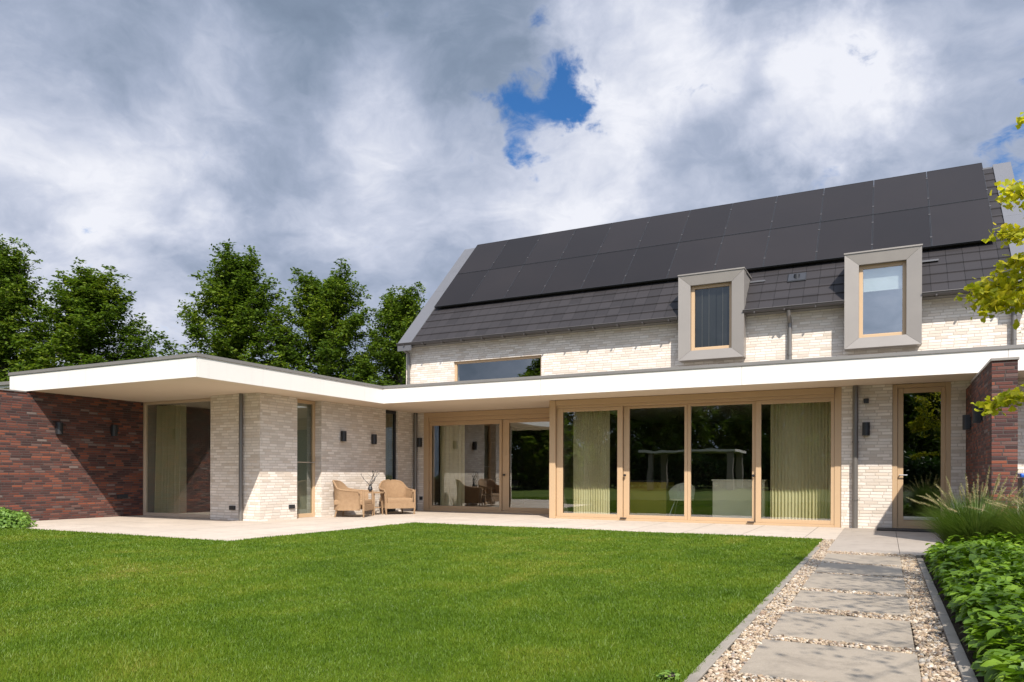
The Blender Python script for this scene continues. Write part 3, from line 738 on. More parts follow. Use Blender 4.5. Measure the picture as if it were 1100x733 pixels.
for r in range(2):
    for c in range(12):
        x = 1.995 - (c + 1) * pw; v0 = 1.545 + r * (ph + .012)
        y = 16.7 + (v0 - .10) / math.sqrt(2); z = ZE + (v0 + .10) / math.sqrt(2)
        if proto is None:
            proto = o = build('solar_panel', pm, ['cell', 'pframe', 'gutter'])
        else: o = proto.copy(); COL.objects.link(o)
        o.location = (x, y, z)
        tag(o, 'black solar panel on the roof, %s from the right end in the %s row' % (words[c], 'upper' if r else 'lower'), 'solar panel', 'solar panels on the roof')
rl = MB()
for v in (1.85, 3.0, 3.65, 4.75):
    rl.hexa([(-11.62, 16.7 + (v - .04) / 1.41421, ZE + (v + .04) / 1.41421), (1.985, 16.7 + (v - .04) / 1.41421, ZE + (v + .04) / 1.41421), (1.985, 16.7 + v / 1.41421, ZE + (v + .08) / 1.41421), (-11.62, 16.7 + v / 1.41421, ZE + (v + .08) / 1.41421)],
            [(-11.62, 16.7 + (v - .09) / 1.41421, ZE + (v + .09) / 1.41421), (1.985, 16.7 + (v - .09) / 1.41421, ZE + (v + .09) / 1.41421), (1.985, 16.7 + (v - .05) / 1.41421, ZE + (v + .13) / 1.41421), (-11.62, 16.7 + (v - .05) / 1.41421, ZE + (v + .13) / 1.41421)])
build('panel_rail', rl, 'pframe', roof)

# ------------------------------------------------------------------ brick garden walls
gw = thing('brick_wall', 'long dark red brick wall left of the patio, half in shade under the canopy', 'garden wall', (-16.13, 8, 0))
build('masonry', MB().box(-16.28, -15.976, 5.0, 8.99, -.04, 2.69).box(-16.28, -15.976, 8.9905, 11.60, -.04, ZS + .003), 'red', gw)
build('coping', MB().box(-16.30, -15.955, 4.98, 8.90, 2.692, 2.722, bev=.004), 'cap', gw)
gw = thing('brick_wall', 'short red brick wall with grey coping beside the glazed door', 'garden wall', (1.44, 13.6, 0))
build('masonry', MB().box(1.29, 1.585, 11.84, 15.448, -.04, 2.575), 'red', gw)
build('coping', MB().box(1.275, 1.60, 11.82, 14.6, 2.577, 2.615, bev=.004), 'taupe', gw)
ob = thing('outbuilding', 'brown brick building with white roof edge behind the left garden wall', 'building', (-21, 13, 0))
build('wall', MB().box(-27, -16.75, 10.6, 16, 0, 3.16), 'pale', ob)
build('fascia', MB().box(-27.1, -16.68, 10.52, 16.1, 3.162, 3.225), 'white', ob)
build('roof_edge_trim', MB().box(-27.15, -16.66, 10.47, 16.15, 3.227, 3.31), 'cap', ob)

# ------------------------------------------------------------------ lamps and sockets
def lamp_proto():
    r = thing('wall_lamp', '', 'wall lamp', (0, 0, 0), 'black wall lamps on the house')
    m = MB(); hw, hz, n_ = .065, .125, 10     # D-shaped body, flat back at y = -.02, facing -Y
    prof = [(hw, -.02), (hw, -.075)] + [(hw * math.cos(math.pi * k_ / n_), -.075 - .05 * math.sin(math.pi * k_ / n_)) for k_ in range(1, n_)] + [(-hw, -.075), (-hw, -.02)]
    m.prism(prof[::-1], -hz, hz); build('body', m, 'black', r)
    build('back_plate', MB().box(-.045, .045, -.02, 0, -.09, .09, bev=.003), 'black', r)
    return r
L0 = lamp_proto(); first = [True]
def lamp(loc, rz, label):
    if first[0]: L0.location = loc; L0.rotation_euler = (0, 0, rz); L0['label'] = label; first[0] = False
    else: dup(L0, loc, rz, label)
lamp((-11.80, 13.91, 1.93), R_(90), 'black wall lamp on pale brick above the left wicker armchair')
lamp((-11.80, 15.10, 1.91), R_(90), 'black wall lamp on pale brick beside the narrow dark side window')
lamp((-11.60, 17.0, 1.90), 0, 'black wall lamp between corner downpipe and recessed sliding window')
lamp((-.33, 15.45, 1.895), 0, 'black wall lamp on pale brick between downpipe and glazed door')
lamp((-15.976, 9.56, 1.98), R_(90), 'sunlit wall lamp on red brick where the diagonal shadow crosses')
lamp((-15.976, 10.82, 2.0), R_(90), 'wall lamp on red brick fully in shade near the curtained window')
lamp((1.29, 14.55, 1.92), R_(-90), 'wall lamp on the short red brick wall, the one nearer the door')
lamp((1.29, 12.95, 1.93), R_(-90), 'wall lamp on the short red brick wall, the one farther from the door')
cmb = thing('security_camera', 'small square black sensor above the lamp beside the glazed door', 'sensor', (-.33, 15.45, 2.43))
build('body', MB().box(-.375, -.285, 15.385, 15.43, 2.385, 2.475, bev=.008), 'black', cmb); build('back_plate', MB().box(-.36, -.30, 15.43, 15.45, 2.40, 2.46), 'black', cmb)
def socket(loc, axis, label, w_=.085):
    r = thing('wall_socket', label, 'socket', loc, 'outdoor sockets low on the walls'); x, y, z = loc
    if axis == 'Y':
        build('cover', MB().box(x - w_, x + w_, y - .035, y, z - .045, z + .045, bev=.006), 'black', r); build('flap', MB().box(x - w_ * .8, x + w_ * .8, y - .045, y - .0351, z - .03, z + .035, bev=.003), 'black', r)
    else:
        build('cover', MB().box(x, x + .035, y - w_, y + w_, z - .045, z + .045, bev=.006), 'black', r); build('flap', MB().box(x + .0351, x + .045, y - w_ * .8, y + w_ * .8, z - .03, z + .035, bev=.003), 'black', r)
socket((-15.976, 11.06, .47), 'X', 'black double socket low on the shaded red brick wall', .13)
socket((-12.6, 11.3, .27), 'Y', 'black socket low on the shaded pier left of the downpipe')
socket((-11.8, 12.22, .28), 'X', 'black socket low on sunlit brick left of the tall window')
socket((-11.8, 14.78, .42), 'X', 'black socket on the wall behind the little wicker table')
socket((-11.57, 17.0, .34), 'Y', 'black socket low beside the recessed sliding window', .045)
tag(build('doormat', MB().bevbox(-.14, 1.16, 14.86, 15.43, .006, .03, .006), 'dark', org=(.5, 15.1, .006)), 'dark doormat in front of the glazed door', 'doormat')

# ------------------------------------------------------------------ curtains
def curtain(x0, x1, y, z0, z1, folds, label, amp=.035, ph0=0.):
    n_ = folds * 12; V = []; F = []
    r = random.Random(folds)
    for i in range(n_ + 1):
        u = i / n_; a = 2 * math.pi * folds * u + ph0 + .6 * math.sin(7 * u)
        x = x0 + (x1 - x0) * u + .012 * math.sin(2 * a)
        d = amp * math.sin(a) * (1 + .3 * math.sin(11 * u + 1))
        for j, (z, s_) in enumerate(((z1, .8), ((z0 + z1) / 2, 1), (z0, 1.15))): V.append((x, y + d * s_, z))
    for i in range(n_):
        for j in range(2): F.append((i * 3 + j, (i + 1) * 3 + j, (i + 1) * 3 + j + 1, i * 3 + j + 1))
    o = npmesh('curtain', np.array(V) - np.array([[x0, y, z0]]), np.array(F), 'curtain', None, True); o.location = (x0, y, z0)
    tag(o, label, 'curtain', 'curtains behind the glass')
curtain(-6.52, -5.63, 15.86, .05, 2.66, 15, 'pale green curtain behind the leftmost pane of the big sliding front')
curtain(-2.12, -.90, 15.86, .05, 2.66, 19, 'pale green curtain behind the rightmost pane of the big sliding front')
curtain(-11.24, -10.45, 17.45, .05, 2.66, 6, 'grey green curtain at the left end of the recessed sliding window', .06)
curtain(-15.85, -14.95, 11.95, .05, 2.66, 6, 'grey green curtain behind the shaded window next to the red wall', .15)

# ------------------------------------------------------------------ furniture seen through the glass
cab = thing('kitchen_island', 'mustard coloured kitchen island behind the second pane', 'kitchen island', (-5.0, 17.3, .03))
build('carcass', MB().box(-5.55, -4.60, 16.95, 17.7, .03, .84, bev=.005), 'olive', cab); build('worktop', MB().box(-5.58, -4.57, 16.92, 17.73, .842, .88, bev=.004), 'dark', cab)
cab = thing('sideboard', 'pale sideboard standing behind the third pane', 'sideboard', (-3.0, 16.6, .03))
build('carcass', MB().box(-3.40, -2.30, 16.35, 16.85, .03, .88, bev=.005), 'cabinet', cab); build('top', MB().box(-3.42, -2.28, 16.33, 16.87, .882, .915, bev=.004), 'cabinet', cab)
ch = thing('dining_chair', 'pale shell dining chair between island and sideboard', 'chair', (-4.15, 16.6, .03))
sm_ = MB()
for i in range(10):
    for j in range(8):
        def sp_(a, b_):
            th_ = math.pi * (a / 10) - math.pi; rr_ = .27
            return (-4.15 + rr_ * math.cos(th_) * (1 + .12 * b_ / 8), 16.6 - rr_ * math.sin(th_) * (1 + .12 * b_ / 8), .45 + (b_ / 8) * .38 * (.45 + .55 * math.sin(math.pi * a / 10)))
        sm_.face([sp_(i, j), sp_(i + 1, j), sp_(i + 1, j + 1), sp_(i, j + 1)], None, 0, True)
build('shell', sm_, 'shell', ch)
build('seat', MB().tube([(-4.15, 16.6, .43), (-4.15, 16.6, .47)], .27, 20), 'shell', ch)
for sx in (-1, 1):
    for sy in (-1, 1): build('leg', MB().tube([(-4.15 + .12 * sx, 16.6 + .12 * sy, .43), (-4.15 + .24 * sx, 16.6 + .24 * sy, .03)], .011, 8), 'steel', ch)
sf = thing('armchair', 'dark armchair in the room behind the recessed window', 'armchair', (-9.9, 18.6, .03))
build('seat', MB().bevbox(-10.3, -9.5, 18.2, 18.95, .15, .45, .04), 'rug', sf); build('backrest', MB().bevbox(-10.3, -9.5, 18.96, 19.15, .15, .85, .05), 'rug', sf)
for sx in (-1, 1): build('armrest', MB().bevbox(-9.9 + sx * .41 - (.12 if sx < 0 else 0), -9.9 + sx * .41 + (.12 if sx > 0 else 0), 18.2, 19.1, .12, .6, .04), 'rug', sf)

# ------------------------------------------------------------------ wicker armchairs
def wicker_chair():
    r = thing('wicker_armchair', '', 'armchair', (0, 0, 0), 'wicker armchairs on the patio')
    n_ = 40; t_ = .035
    def path(u, off):                     # plan outline from the left arm front, round the back, to the right arm front
        w_, d_ = .385 + off, .36 + off; a = u * 2 - 1
        ang = math.pi / 2 + a * math.pi * .5 * 1.0
        if abs(a) > .72:
            e = (abs(a) - .72) / .28; ang_ = math.pi / 2 + math.copysign(.72, a) * math.pi * .5
            x0_, y0_ = w_ * -math.cos(ang_) * -1, d_ * math.sin(ang_)
            x = w_ * math.cos(ang_) * (1 + .03 * e); y = .02 + d_ * math.sin(ang_) - e * .50
            return -x, y
        return -w_ * math.cos(ang), .02 + d_ * math.sin(ang)
    def top(u):
        a = abs(u * 2 - 1); return .845 - .225 * (1 / (1 + math.exp(-(a - .60) * 11))) - .02 * a
    V = []
    sh = MB()
    def P_(u, off, z, fl): x, y = path(u, off + fl); return (x, y, z)
    L = 0
    for i in range(n_):
        u0, u1 = i / n_, (i + 1) / n_
        seg = (Vector(P_(u1, 0, 0, 0)) - Vector(P_(u0, 0, 0, 0))).length
        K = 6
        for j in range(K):
            f0, f1 = j / K, (j + 1) / K
            z00, z01 = .16 + (top(u0) - .16) * f0, .16 + (top(u0) - .16) * f1; z10, z11 = .16 + (top(u1) - .16) * f0, .16 + (top(u1) - .16) * f1
            fl0, fl1 = .035 * f0 ** 2 - .02 * math.sin(math.pi * f0), .035 * f1 ** 2 - .02 * math.sin(math.pi * f1)
            for off, flip in ((0, False), (-t_, True)):
                q = [P_(u0, off, z00, fl0), P_(u1, off, z10, fl0), P_(u1, off, z11, fl1), P_(u0, off, z01, fl1)]
                uv = [(L, z00), (L + seg, z10), (L + seg, z11), (L, z01)]
                sh.face(q[::-1] if flip else q, uv[::-1] if flip else uv, 0, True)
        L += seg
    for u in (0, 1):
        sh.face([P_(u, 0, .16, 0), P_(u, -t_, .16, 0), P_(u, -t_, top(u), .035), P_(u, 0, top(u), .035)])
    build('backrest', sh, 'wicker', r, merge=True)
    rim = [((P_(i / n_, -t_ / 2, 0, .035))[0], (P_(i / n_, -t_ / 2, 0, .035))[1], top(i / n_) + .004) for i in range(n_ + 1)]
    rim.append((rim[-1][0], rim[-1][1] - .01, rim[-1][2] - .05)); rim.insert(0, (rim[0][0], rim[0][1] - .01, rim[0][2] - .05))
    build('rim', MB().tube(rim, .024, 8), 'wicker', r)
    st = MB().bevbox(-.335, .335, -.44, .30, .28, .41, .035); build('seat', st, 'wicker', r)
    build('apron', MB().box(-.36, .36, -.455, -.43, .15, .30, bev=.008), 'wicker', r)
    for sx in (-1, 1):
        build('leg', MB().tube([(.375 * sx, -.43, .62), (.375 * sx, -.43, .16), (.36 * sx, -.43, 0)], [.024, .026, .017], 8), 'wicker', r)
        build('leg', MB().tube([(.26 * sx, .24, .18), (.29 * sx, .28, 0)], [.024, .016], 8), 'wicker', r)
    return r
# front of the chair looks to -Y before turning
wc = wicker_chair(); wc.location = (-11.29, 13.62, 0); wc.rotation_euler = (0, 0, R_(112)); wc['label'] = 'wicker tub armchair seen from its side, left of the little table'
dup(wc, (-11.17, 15.23, 0), R_(54), 'wicker tub armchair seen from the front, right of the little table')
tb = thing('side_table', 'small round wicker table with lower shelf between the two armchairs', 'table', (-11.36, 14.57, 0))
m = MB().tube([(-11.36, 14.57, .535), (-11.36, 14.57, .57)], .27, 28); build('tabletop', m, 'wicker', tb)
build('shelf', MB().tube([(-11.36, 14.57, .17), (-11.36, 14.57, .19)], .20, 24), 'wicker', tb)
for k_ in range(4):
    a = math.pi / 4 + k_ * math.pi / 2; build('leg', MB().tube([(-11.36 + .21 * math.cos(a), 14.57 + .21 * math.sin(a), .54), (-11.36 + .235 * math.cos(a), 14.57 + .235 * math.sin(a), 0)], .017, 8), 'wicker', tb)
vs = thing('vase', 'small black vase holding bare dark twigs on the wicker table', 'vase', (-11.42, 14.53, .571))
prof = [(.04, .571), (.055, .60), (.06, .64), (.045, .69), (.03, .72), (.035, .735)]
build('body', MB().tube([(-11.42, 14.53, z) for _, z in prof], [r_ for r_, _ in prof], 14), 'black', vs)
tw = MB(); rr_ = random.Random(5)
for k_ in range(6):
    a = rr_.uniform(0, 6.28); p = Vector((-11.42, 14.53, .70)); pts_ = [p.copy()]; d = Vector((math.cos(a) * .35, math.sin(a) * .5, 1)).normalized()
    for q in range(5):
        d = (d + Vector((rr_.uniform(-.35, .35), rr_.uniform(-.45, .45), rr_.uniform(-.1, .15)))).normalized(); p = p + d * .085; pts_.append(p.copy())
    tw.tube(pts_, [.009, .008, .007, .006, .005, .004], 6)
    tw.tube([pts_[3], pts_[3] + Vector((rr_.uniform(-.08, .08), rr_.uniform(-.1, .1), .06))], [.006, .003], 6)
    tw.tube([pts_[5], pts_[5] + Vector((.01, .01, .012))], .012, 6)
build('twigs', tw, 'black', vs)

# wheelie bin
bn = thing('wheelie_bin', 'dark wheelie bin with blue lid behind the short brick wall', 'bin', (2.2, 14.0, 0))
m = MB(); a = [(1.95, 13.75, .06), (2.42, 13.75, .06), (2.42, 14.2, .06), (1.95, 14.2, .06)]; b = [(1.89, 13.68, .98), (2.48, 13.68, .98), (2.48, 14.30, .98), (1.89, 14.30, .98)]
m.hexa(a, b); build('body', m, 'bingrey', bn)
m = MB().bevbox(1.86, 2.51, 13.64, 14.34, .985, 1.05, .02); build('lid', m, 'binblue', bn)
build('handle', MB().tube([(1.95, 14.40, .97), (2.42, 14.40, .97)], .018, 8), 'bingrey', bn)
for x in (1.93, 2.44): build('wheel', MB().tube([(x - .025, 14.25, .1), (x + .025, 14.25, .1)], .1, 18), 'black', bn)

# ------------------------------------------------------------------ trees
def limb(m, p, q, r0, r1, rr_, seg=5, wob=.06):
    p, q = Vector(p), Vector(q); L = (q - p).length; pts_ = []
    for i in range(seg + 1):
        t_ = i / seg; v = p.lerp(q, t_); v.z -= 0
        if 0 < i < seg: v += Vector((rr_.uniform(-1, 1), rr_.uniform(-1, 1), rr_.uniform(-1, 1))) * wob * L * .5
        pts_.append(v)
    m.tube(pts_, [r0 + (r1 - r0) * i / seg for i in range(seg + 1)], 6, caps=False); return pts_
def tree_mesh(seed, hgt, rad, nleaf, leaf, base=.06, leaders=((0, 0, 1.0),)):
    """pyramidal crown: ascending limbs inside a cone-like outline, several leaders; trunk MB and leaf arrays"""
    rr_ = random.Random(seed); g_ = np.random.default_rng(seed)
    m = MB(); cl = []                      # clusters: centre, spread, weight
    for q, (lx, ly, lt) in enumerate(leaders):
        if q == 0: m.tube([(0, 0, 0), (.006 * hgt, 0, hgt * .3), (0, .006 * hgt, hgt * .62), (lx, ly, hgt * .97 * lt)], [.024 * hgt, .018 * hgt, .009 * hgt, .002 * hgt], 8)
        else: m.tube([(0, 0, hgt * .45), (lx * .7, ly * .7, hgt * .66), (lx, ly, hgt * .96 * lt)], [.012 * hgt, .009 * hgt, .002 * hgt], 6)
        for k_ in range(12): cl.append((Vector((lx + rr_.uniform(-.03, .03) * rad, ly + rr_.uniform(-.03, .03) * rad, hgt * lt * (.80 + .0172 * k_))), .085 * rad * (1.15 - .085 * k_), .9 - .05 * k_))
    sil = lambda t_: rad * min(1, 1.8 * t_ + .55) * max(1 - t_, 0) ** .92 * 1.12
    nl = 150
    for i in range(nl):
        t_ = base + (.97 - base) * ((i + rr_.random()) / nl) ** 1.15
        lx, ly, lt = leaders[i % len(leaders)] if t_ > .5 else (0, 0, 1)
        th_ = t_ * lt; az_ = i * 2.399 + rr_.uniform(-.4, .4)
        r_ = sil(t_) * rr_.choice((.62, .78, .92, 1.0, 1.0, 1.08)) * (.8 if len(leaders) > 1 and t_ > .6 else 1)
        q = Vector((lx + math.cos(az_) * r_, ly + math.sin(az_) * r_, hgt * th_))
        z0 = max(.05 * hgt, hgt * th_ - r_ * rr_.uniform(.35, .75))
        pts_ = limb(m, (lx * .6, ly * .6, z0), q, .006 * hgt * (1 - t_) + .012, .006, rr_, 5, .05)
        for k_ in range(1, 6):
            if k_ == 1 and r_ < .25 * rad: continue
            v = pts_[k_]; cl.append((v, (.040 * rad + .026 * r_) * rr_.uniform(.6, 1.25), rr_.choice((.25, .7, 1.2))))
        tipd = (pts_[-1] - pts_[-2]).normalized()
        for k_ in range(3):                # upright finger tips that break the outline
            d_ = (tipd * .8 + Vector((rr_.uniform(-.5, .5), rr_.uniform(-.5, .5), rr_.uniform(.3, 1.4)))).normalized(); e_ = pts_[-1] + d_ * rr_.uniform(.10, .24) * rad
            limb(m, pts_[-1], e_, .008, .004, rr_, 2, .02)
            cl.append((pts_[-1].lerp(e_, .5), .040 * rad, .42)); cl.append((e_, .022 * rad, .20))
    C = np.array([c[0][:] for c in cl]); sp_ = np.array([c[1] for c in cl]); wt = np.array([c[2] for c in cl]); wt = wt / wt.sum()
    idx = g_.choice(len(C), nleaf, p=wt)
    off = g_.normal(size=(nleaf, 3)) * np.array([1, 1, .50]); pos = C[idx] + off * sp_[idx][:, None]
    keep = pos[:, 2] > .2; pos = pos[keep]; n_ = len(pos)
    # twigs of 3 leaves: offset whole sprays so that clumps form
    X, Y, Z = frames(n_, 1.7, g_); s_ = leaf * g_.uniform(.65, 1.3, n_)[:, None]
    V, F = scatter(LEAF, LEAFF, pos, X * s_, Y * s_, Z * s_)
    return m, V, F
def make_tree(seed, hgt, rad, nleaf, leaf, lm='leaf_tree', base=.06, leaders=((0, 0, 1.0),)):
    m, V, F = tree_mesh(seed, hgt, rad, nleaf, leaf, base, leaders)
    r = thing('tree', '', 'tree', (0, 0, 0)); build('trunk', m, 'bark', r, merge=True); npmesh('crown', V, F, lm, r); return r
def at(px, d):
    a = R_(27.149); s_ = (px - 550) / 782.32
    return (d * (-math.sin(a) + math.cos(a) * s_), d * (math.cos(a) + math.sin(a) * s_), 0)
T1 = make_tree(3, 12.6, 4.5, 88000, .16); T2 = make_tree(8, 12.0, 4.6, 88000, .16, leaders=((-.3, .2, 1.0), (.95, -.55, .985)))
grp = 'tall trees behind the house'
for o, px, d, sc, rz, lb in ((T1, 2, 36.5, (1.12, 1.12, .975), 0.3, 'tall dark green tree cut by the left edge of the picture'),
                            (None, 97, 36.5, (1.3, 1.3, .875), 2.1, 'broad spired green tree behind the canopy, right of the leftmost tree'),
                            (None, 254, 36, (1.2, 1.2, .935), 4.4, 'tallest spired green tree rising behind the canopy corner'),
                            (T2, 343, 36.5, (1.12, 1.12, .915), R_(27), 'twin topped green tree between the tallest one and the roof'),
                            (None, 432, 35.0, (.88, .88, .815), 3.3, 'smaller green tree close beside the left roof gable')):
    if o is None: o = dup(T2 if px == 432 else T1, None, None)
    o.location = at(px, d); o.scale = sc; o.rotation_euler = (0, 0, rz); o['label'] = lb; o['group'] = grp
# garden beyond the camera: seen mirrored in the panes
B1 = make_tree(21, 9.5, 4.2, 20000, .34, 'leaf_tree', .03)
back = [(-30, -8), (-25, -20), (-18, -30), (-11, -33), (-4, -30), (3, -34), (-27, -2), (12, -36), (-33, 3), (-21.5, -27), (-14.5, -29), (-7.5, -29), (0, -31), (-22.5, -13.5)]
bl_ = ['beside the pavilion', 'left of the pavilion', 'straight behind the pavilion', 'behind the lawn', 'at the end of the path', 'behind the bed', 'by the side hedge', 'in the far corner', 'past the brick wall end', 'behind the hedge on the left', 'second behind the pavilion', 'right behind the pavilion', 'nearest the path axis', 'in front of the left hedge']
for i, (x, y) in enumerate(back):
    o = B1 if i == 0 else dup(B1)
    o.location = (x, y, 0); o.scale = (random.uniform(.9, 1.25),) * 2 + (random.uniform(.8, 1.15),); o.rotation_euler = (0, 0, i * 1.3)
    o['label'] = 'bushy garden tree mirrored in the panes, %s' % bl_[i]; o['group'] = 'garden trees mirrored in the glass'
n = 26000; g_ = np.random.default_rng(5)
hx = g_.uniform(-34, 14, n); hp = np.c_[hx, -26 + .9 * g_.normal(size=n) * .6, np.abs(g_.uniform(.02, 1, n)) ** .8 * (2.3 + .3 * np.sin(hx * 1.3))]
X, Y, Z = frames(n, .8, g_); s_ = .30 * g_.uniform(.7, 1.3, n)[:, None]
V, F = scatter(LEAF, LEAFF, hp, X * s_, Y * s_, Z * s_)
tag(npmesh('hedge', V, F, 'leaf_dark'), 'dark hedge at the end of the garden, mirrored in the sliding windows', 'hedge')
pv = thing('garden_pavilion', 'open garden pavilion with flat white roof mirrored in the sliding windows', 'pavilion', (-11.6, -19, 0))
build('roof', MB().box(-15.0, -8.6, -21.5, -17, 2.55, 2.72), 'white', pv)
for x, y in ((-14.3, -17.5), (-9.0, -17.5), (-14.3, -21), (-9.0, -21)): build('post', MB().box(x - .2, x + .2, y - .2, y + .2, 0, 2.548), 'taupe', pv)

# ------------------------------------------------------------------ plants
def leafy(name, cen, rad, hgt, n_, leaf, m_, label, cat, seed, T=LEAF, TF=LEAFF):
    g_ = np.random.default_rng(seed); d = unit(g_.normal(size=(n_, 3))); d[:, 2] = np.abs(d[:, 2])
    rr_ = g_.uniform(.55, 1.02, n_)[:, None] * (1 + .12 * np.sin(d[:, :1] * 9) * np.cos(d[:, 1:2] * 8))
    pos = d * rr_ * np.array([rad[0], rad[1], hgt])
    Z = unit(d + .6 * g_.normal(size=(n_, 3)) + np.array([0, 0, .5])); X = unit(np.cross(g_.normal(size=(n_, 3)), Z)); Y = np.cross(Z, X); s_ = leaf * g_.uniform(.6, 1.3, n_)[:, None]
    V, F = scatter(T, TF, pos, X * s_, Y * s_, Z * s_)
    r = thing(name, label, cat, cen); 
    st = MB()
    for k_ in range(14):
        a = k_ * 2.4; st.tube([(cen[0], cen[1], cen[2]), (cen[0] + rad[0] * .5 * math.cos(a), cen[1] + rad[1] * .5 * math.sin(a), cen[2] + hgt * .7)], [.012, .005], 5)
    build('stem', st, 'bark', r)
    npmesh('foliage', V + np.array(cen), F, m_, r); return r
leafy('shrub', (-14.85, 7.72, 0), (.88, .55), .34, 4600, .075, 'leaf_shrub', 'low light green shrub at the foot of the red brick wall', 'shrub', 4)
leafy('weed', (-.935, 3.50, 0.005), (.06, .08), .05, 60, .04, 'leaf_shrub', 'small pale weed growing at the edging of the lawn', 'weed', 9)

# broad-leaved bed along the path: overlapping pointed leaves in tiers
n = 32000; g_ = np.random.default_rng(3)
bx = .45 + g_.random(n) ** 1.25 * 2.6; by = g_.uniform(1.2, 9.55, n)
edge = np.clip((bx - .32) / .32, 0, 1)
lump = .78 + .26 * np.sin(bx * 6.3 + 1.3 * np.sin(by * 2.1)) * np.sin(by * 4.9 + .6) + .12 * np.sin(by * 11.0 + bx * 5)
top_ = (.12 + .25 * edge ** .7) * lump
lay = g_.random(n) ** .45; bz = .02 + top_ * lay
az = g_.uniform(0, 2 * math.pi, n); az = np.where(g_.random(n) < .45, math.pi + g_.normal(0, .8, n), az)
dirv = np.c_[np.cos(az), np.sin(az), -.25 + .3 * g_.normal(size=n)]; Y = unit(dirv)
Z = unit(np.c_[.3 * g_.normal(size=n), .3 * g_.normal(size=n), np.ones(n)] - 0); X = unit(np.cross(Y, Z)); Z = np.cross(X, Y)
s_ = .076 * g_.uniform(.6, 1.25, n)[:, None]
BL = np.array([(0, 0, 0), (.20, .16, .03), (.36, .40, .05), (.27, .52, .05), (.25, .72, .0), (0, 1.06, -.16), (-.25, .72, .0), (-.27, .52, .05), (-.36, .40, .05), (-.20, .16, .03), (0, .18, -.02), (0, .5, -.02), (0, .8, -.06)], float)
BLF = np.array([(0, 1, 10, 10), (1, 2, 11, 10), (2, 3, 11, 11), (3, 4, 12, 11), (4, 5, 12, 12), (5, 6, 12, 12), (6, 7, 11, 12), (7, 8, 11, 11), (8, 9, 10, 11), (9, 0, 10, 10)])
tri = []
for q in BLF:
    q = list(dict.fromkeys(q)); tri.append(q[:3]); 
    if len(q) == 4: tri.append([q[0], q[2], q[3]])
V, F = scatter(BL, np.array(tri), np.c_[bx, by, bz], X * s_, Y * s_, Z * s_)
tag(npmesh('ground_cover', V, F, 'leaf_bed', smooth=False), 'bright green broad leaved ground cover along the right path edging', 'ground cover', kind='stuff')

def fountain_grass(cx, cy, R0, hgt, nb_, npl, label, seed):
    g_ = np.random.default_rng(seed); r = thing('fountain_grass', label, 'grass clump', (cx, cy, .01), 'ornamental grass clumps by the path')
    def arcs(n_, h0, h1, spread, wid, tipw, segs=5):
        az_ = g_.uniform(0, 2 * math.pi, n_); L = g_.uniform(h0, h1, n_); out = g_.uniform(.15, 1, n_) ** .8 * spread
        st_ = np.c_[cx + np.cos(az_) * R0 * g_.random(n_), cy + np.sin(az_) * R0 * g_.random(n_), np.full(n_, .01)]
        ts = np.linspace(0, 1, segs + 1); P_ = []
        for t_ in ts: P_.append(st_ + np.c_[np.cos(az_) * out * t_ ** 1.7, np.sin(az_) * out * t_ ** 1.7, L * (t_ - .42 * (out / spread) * t_ ** 2.4)])
        sd_ = np.c_[-np.sin(az_ + .4), np.cos(az_ + .4), np.zeros(n_)]
        return P_, sd_, ts
    P_, sd_, ts = arcs(nb_, hgt * .75, hgt * 1.15, hgt * .72, .003, 0)
    k_ = len(P_); V = np.stack([P_[i] + sg * sd_ * .0035 * (1 - ts[i] * .85) for i in range(k_) for sg in (-1, 1)], 1)
    f = np.array([(2 * i, 2 * i + 1, 2 * i + 3, 2 * i + 2) for i in range(k_ - 1)]); F = f[None] + (np.arange(nb_) * 2 * k_)[:, None, None]
    npmesh('blades', V.reshape(-1, 3), F.reshape(-1, 4), 'blade', r)
    P_, sd_, ts = arcs(npl, hgt * 1.15, hgt * 1.5, hgt * .75, .003, 0, 8)
    stem = MB(); pv_ = []; pf_ = []; cnt = 0
    for j in range(npl):
        pts_ = [P_[i][j] for i in range(len(P_))]; stem.tube(pts_, .0022, 4, caps=False)
        a, b_ = np.array(pts_[-3]), np.array(pts_[-1]); ax = b_ - a
        nb2 = 170; t_ = g_.random(nb2); base = a + ax * t_[:, None]; dr = unit(g_.normal(size=(nb2, 3)) + unit(ax[None])[0] * .9); ln = .026 * np.sin(np.pi * np.clip(t_ * .92 + .06, 0, 1)) ** .6 * g_.uniform(.7, 1.2, nb2)
        sdv = unit(np.cross(dr, g_.normal(size=(nb2, 3)))) * .0018
        pv_.append(np.stack([base - sdv, base + sdv, base + dr * ln[:, None]], 1).reshape(-1, 3)); pf_.append(np.arange(nb2 * 3).reshape(-1, 3) + cnt); cnt += nb2 * 3
    build('stems', stem, 'blade', r); npmesh('plumes', np.concatenate(pv_), np.concatenate(pf_), 'plume', r)
    return r
fountain_grass(.92, 9.95, .28, .84, 3600, 50, 'fountain grass clump with cream plumes leaning over the path end', 31)
fountain_grass(1.55, 9.6, .28, .84, 3200, 30, 'fountain grass clump with fewer plumes farther from the path', 32)

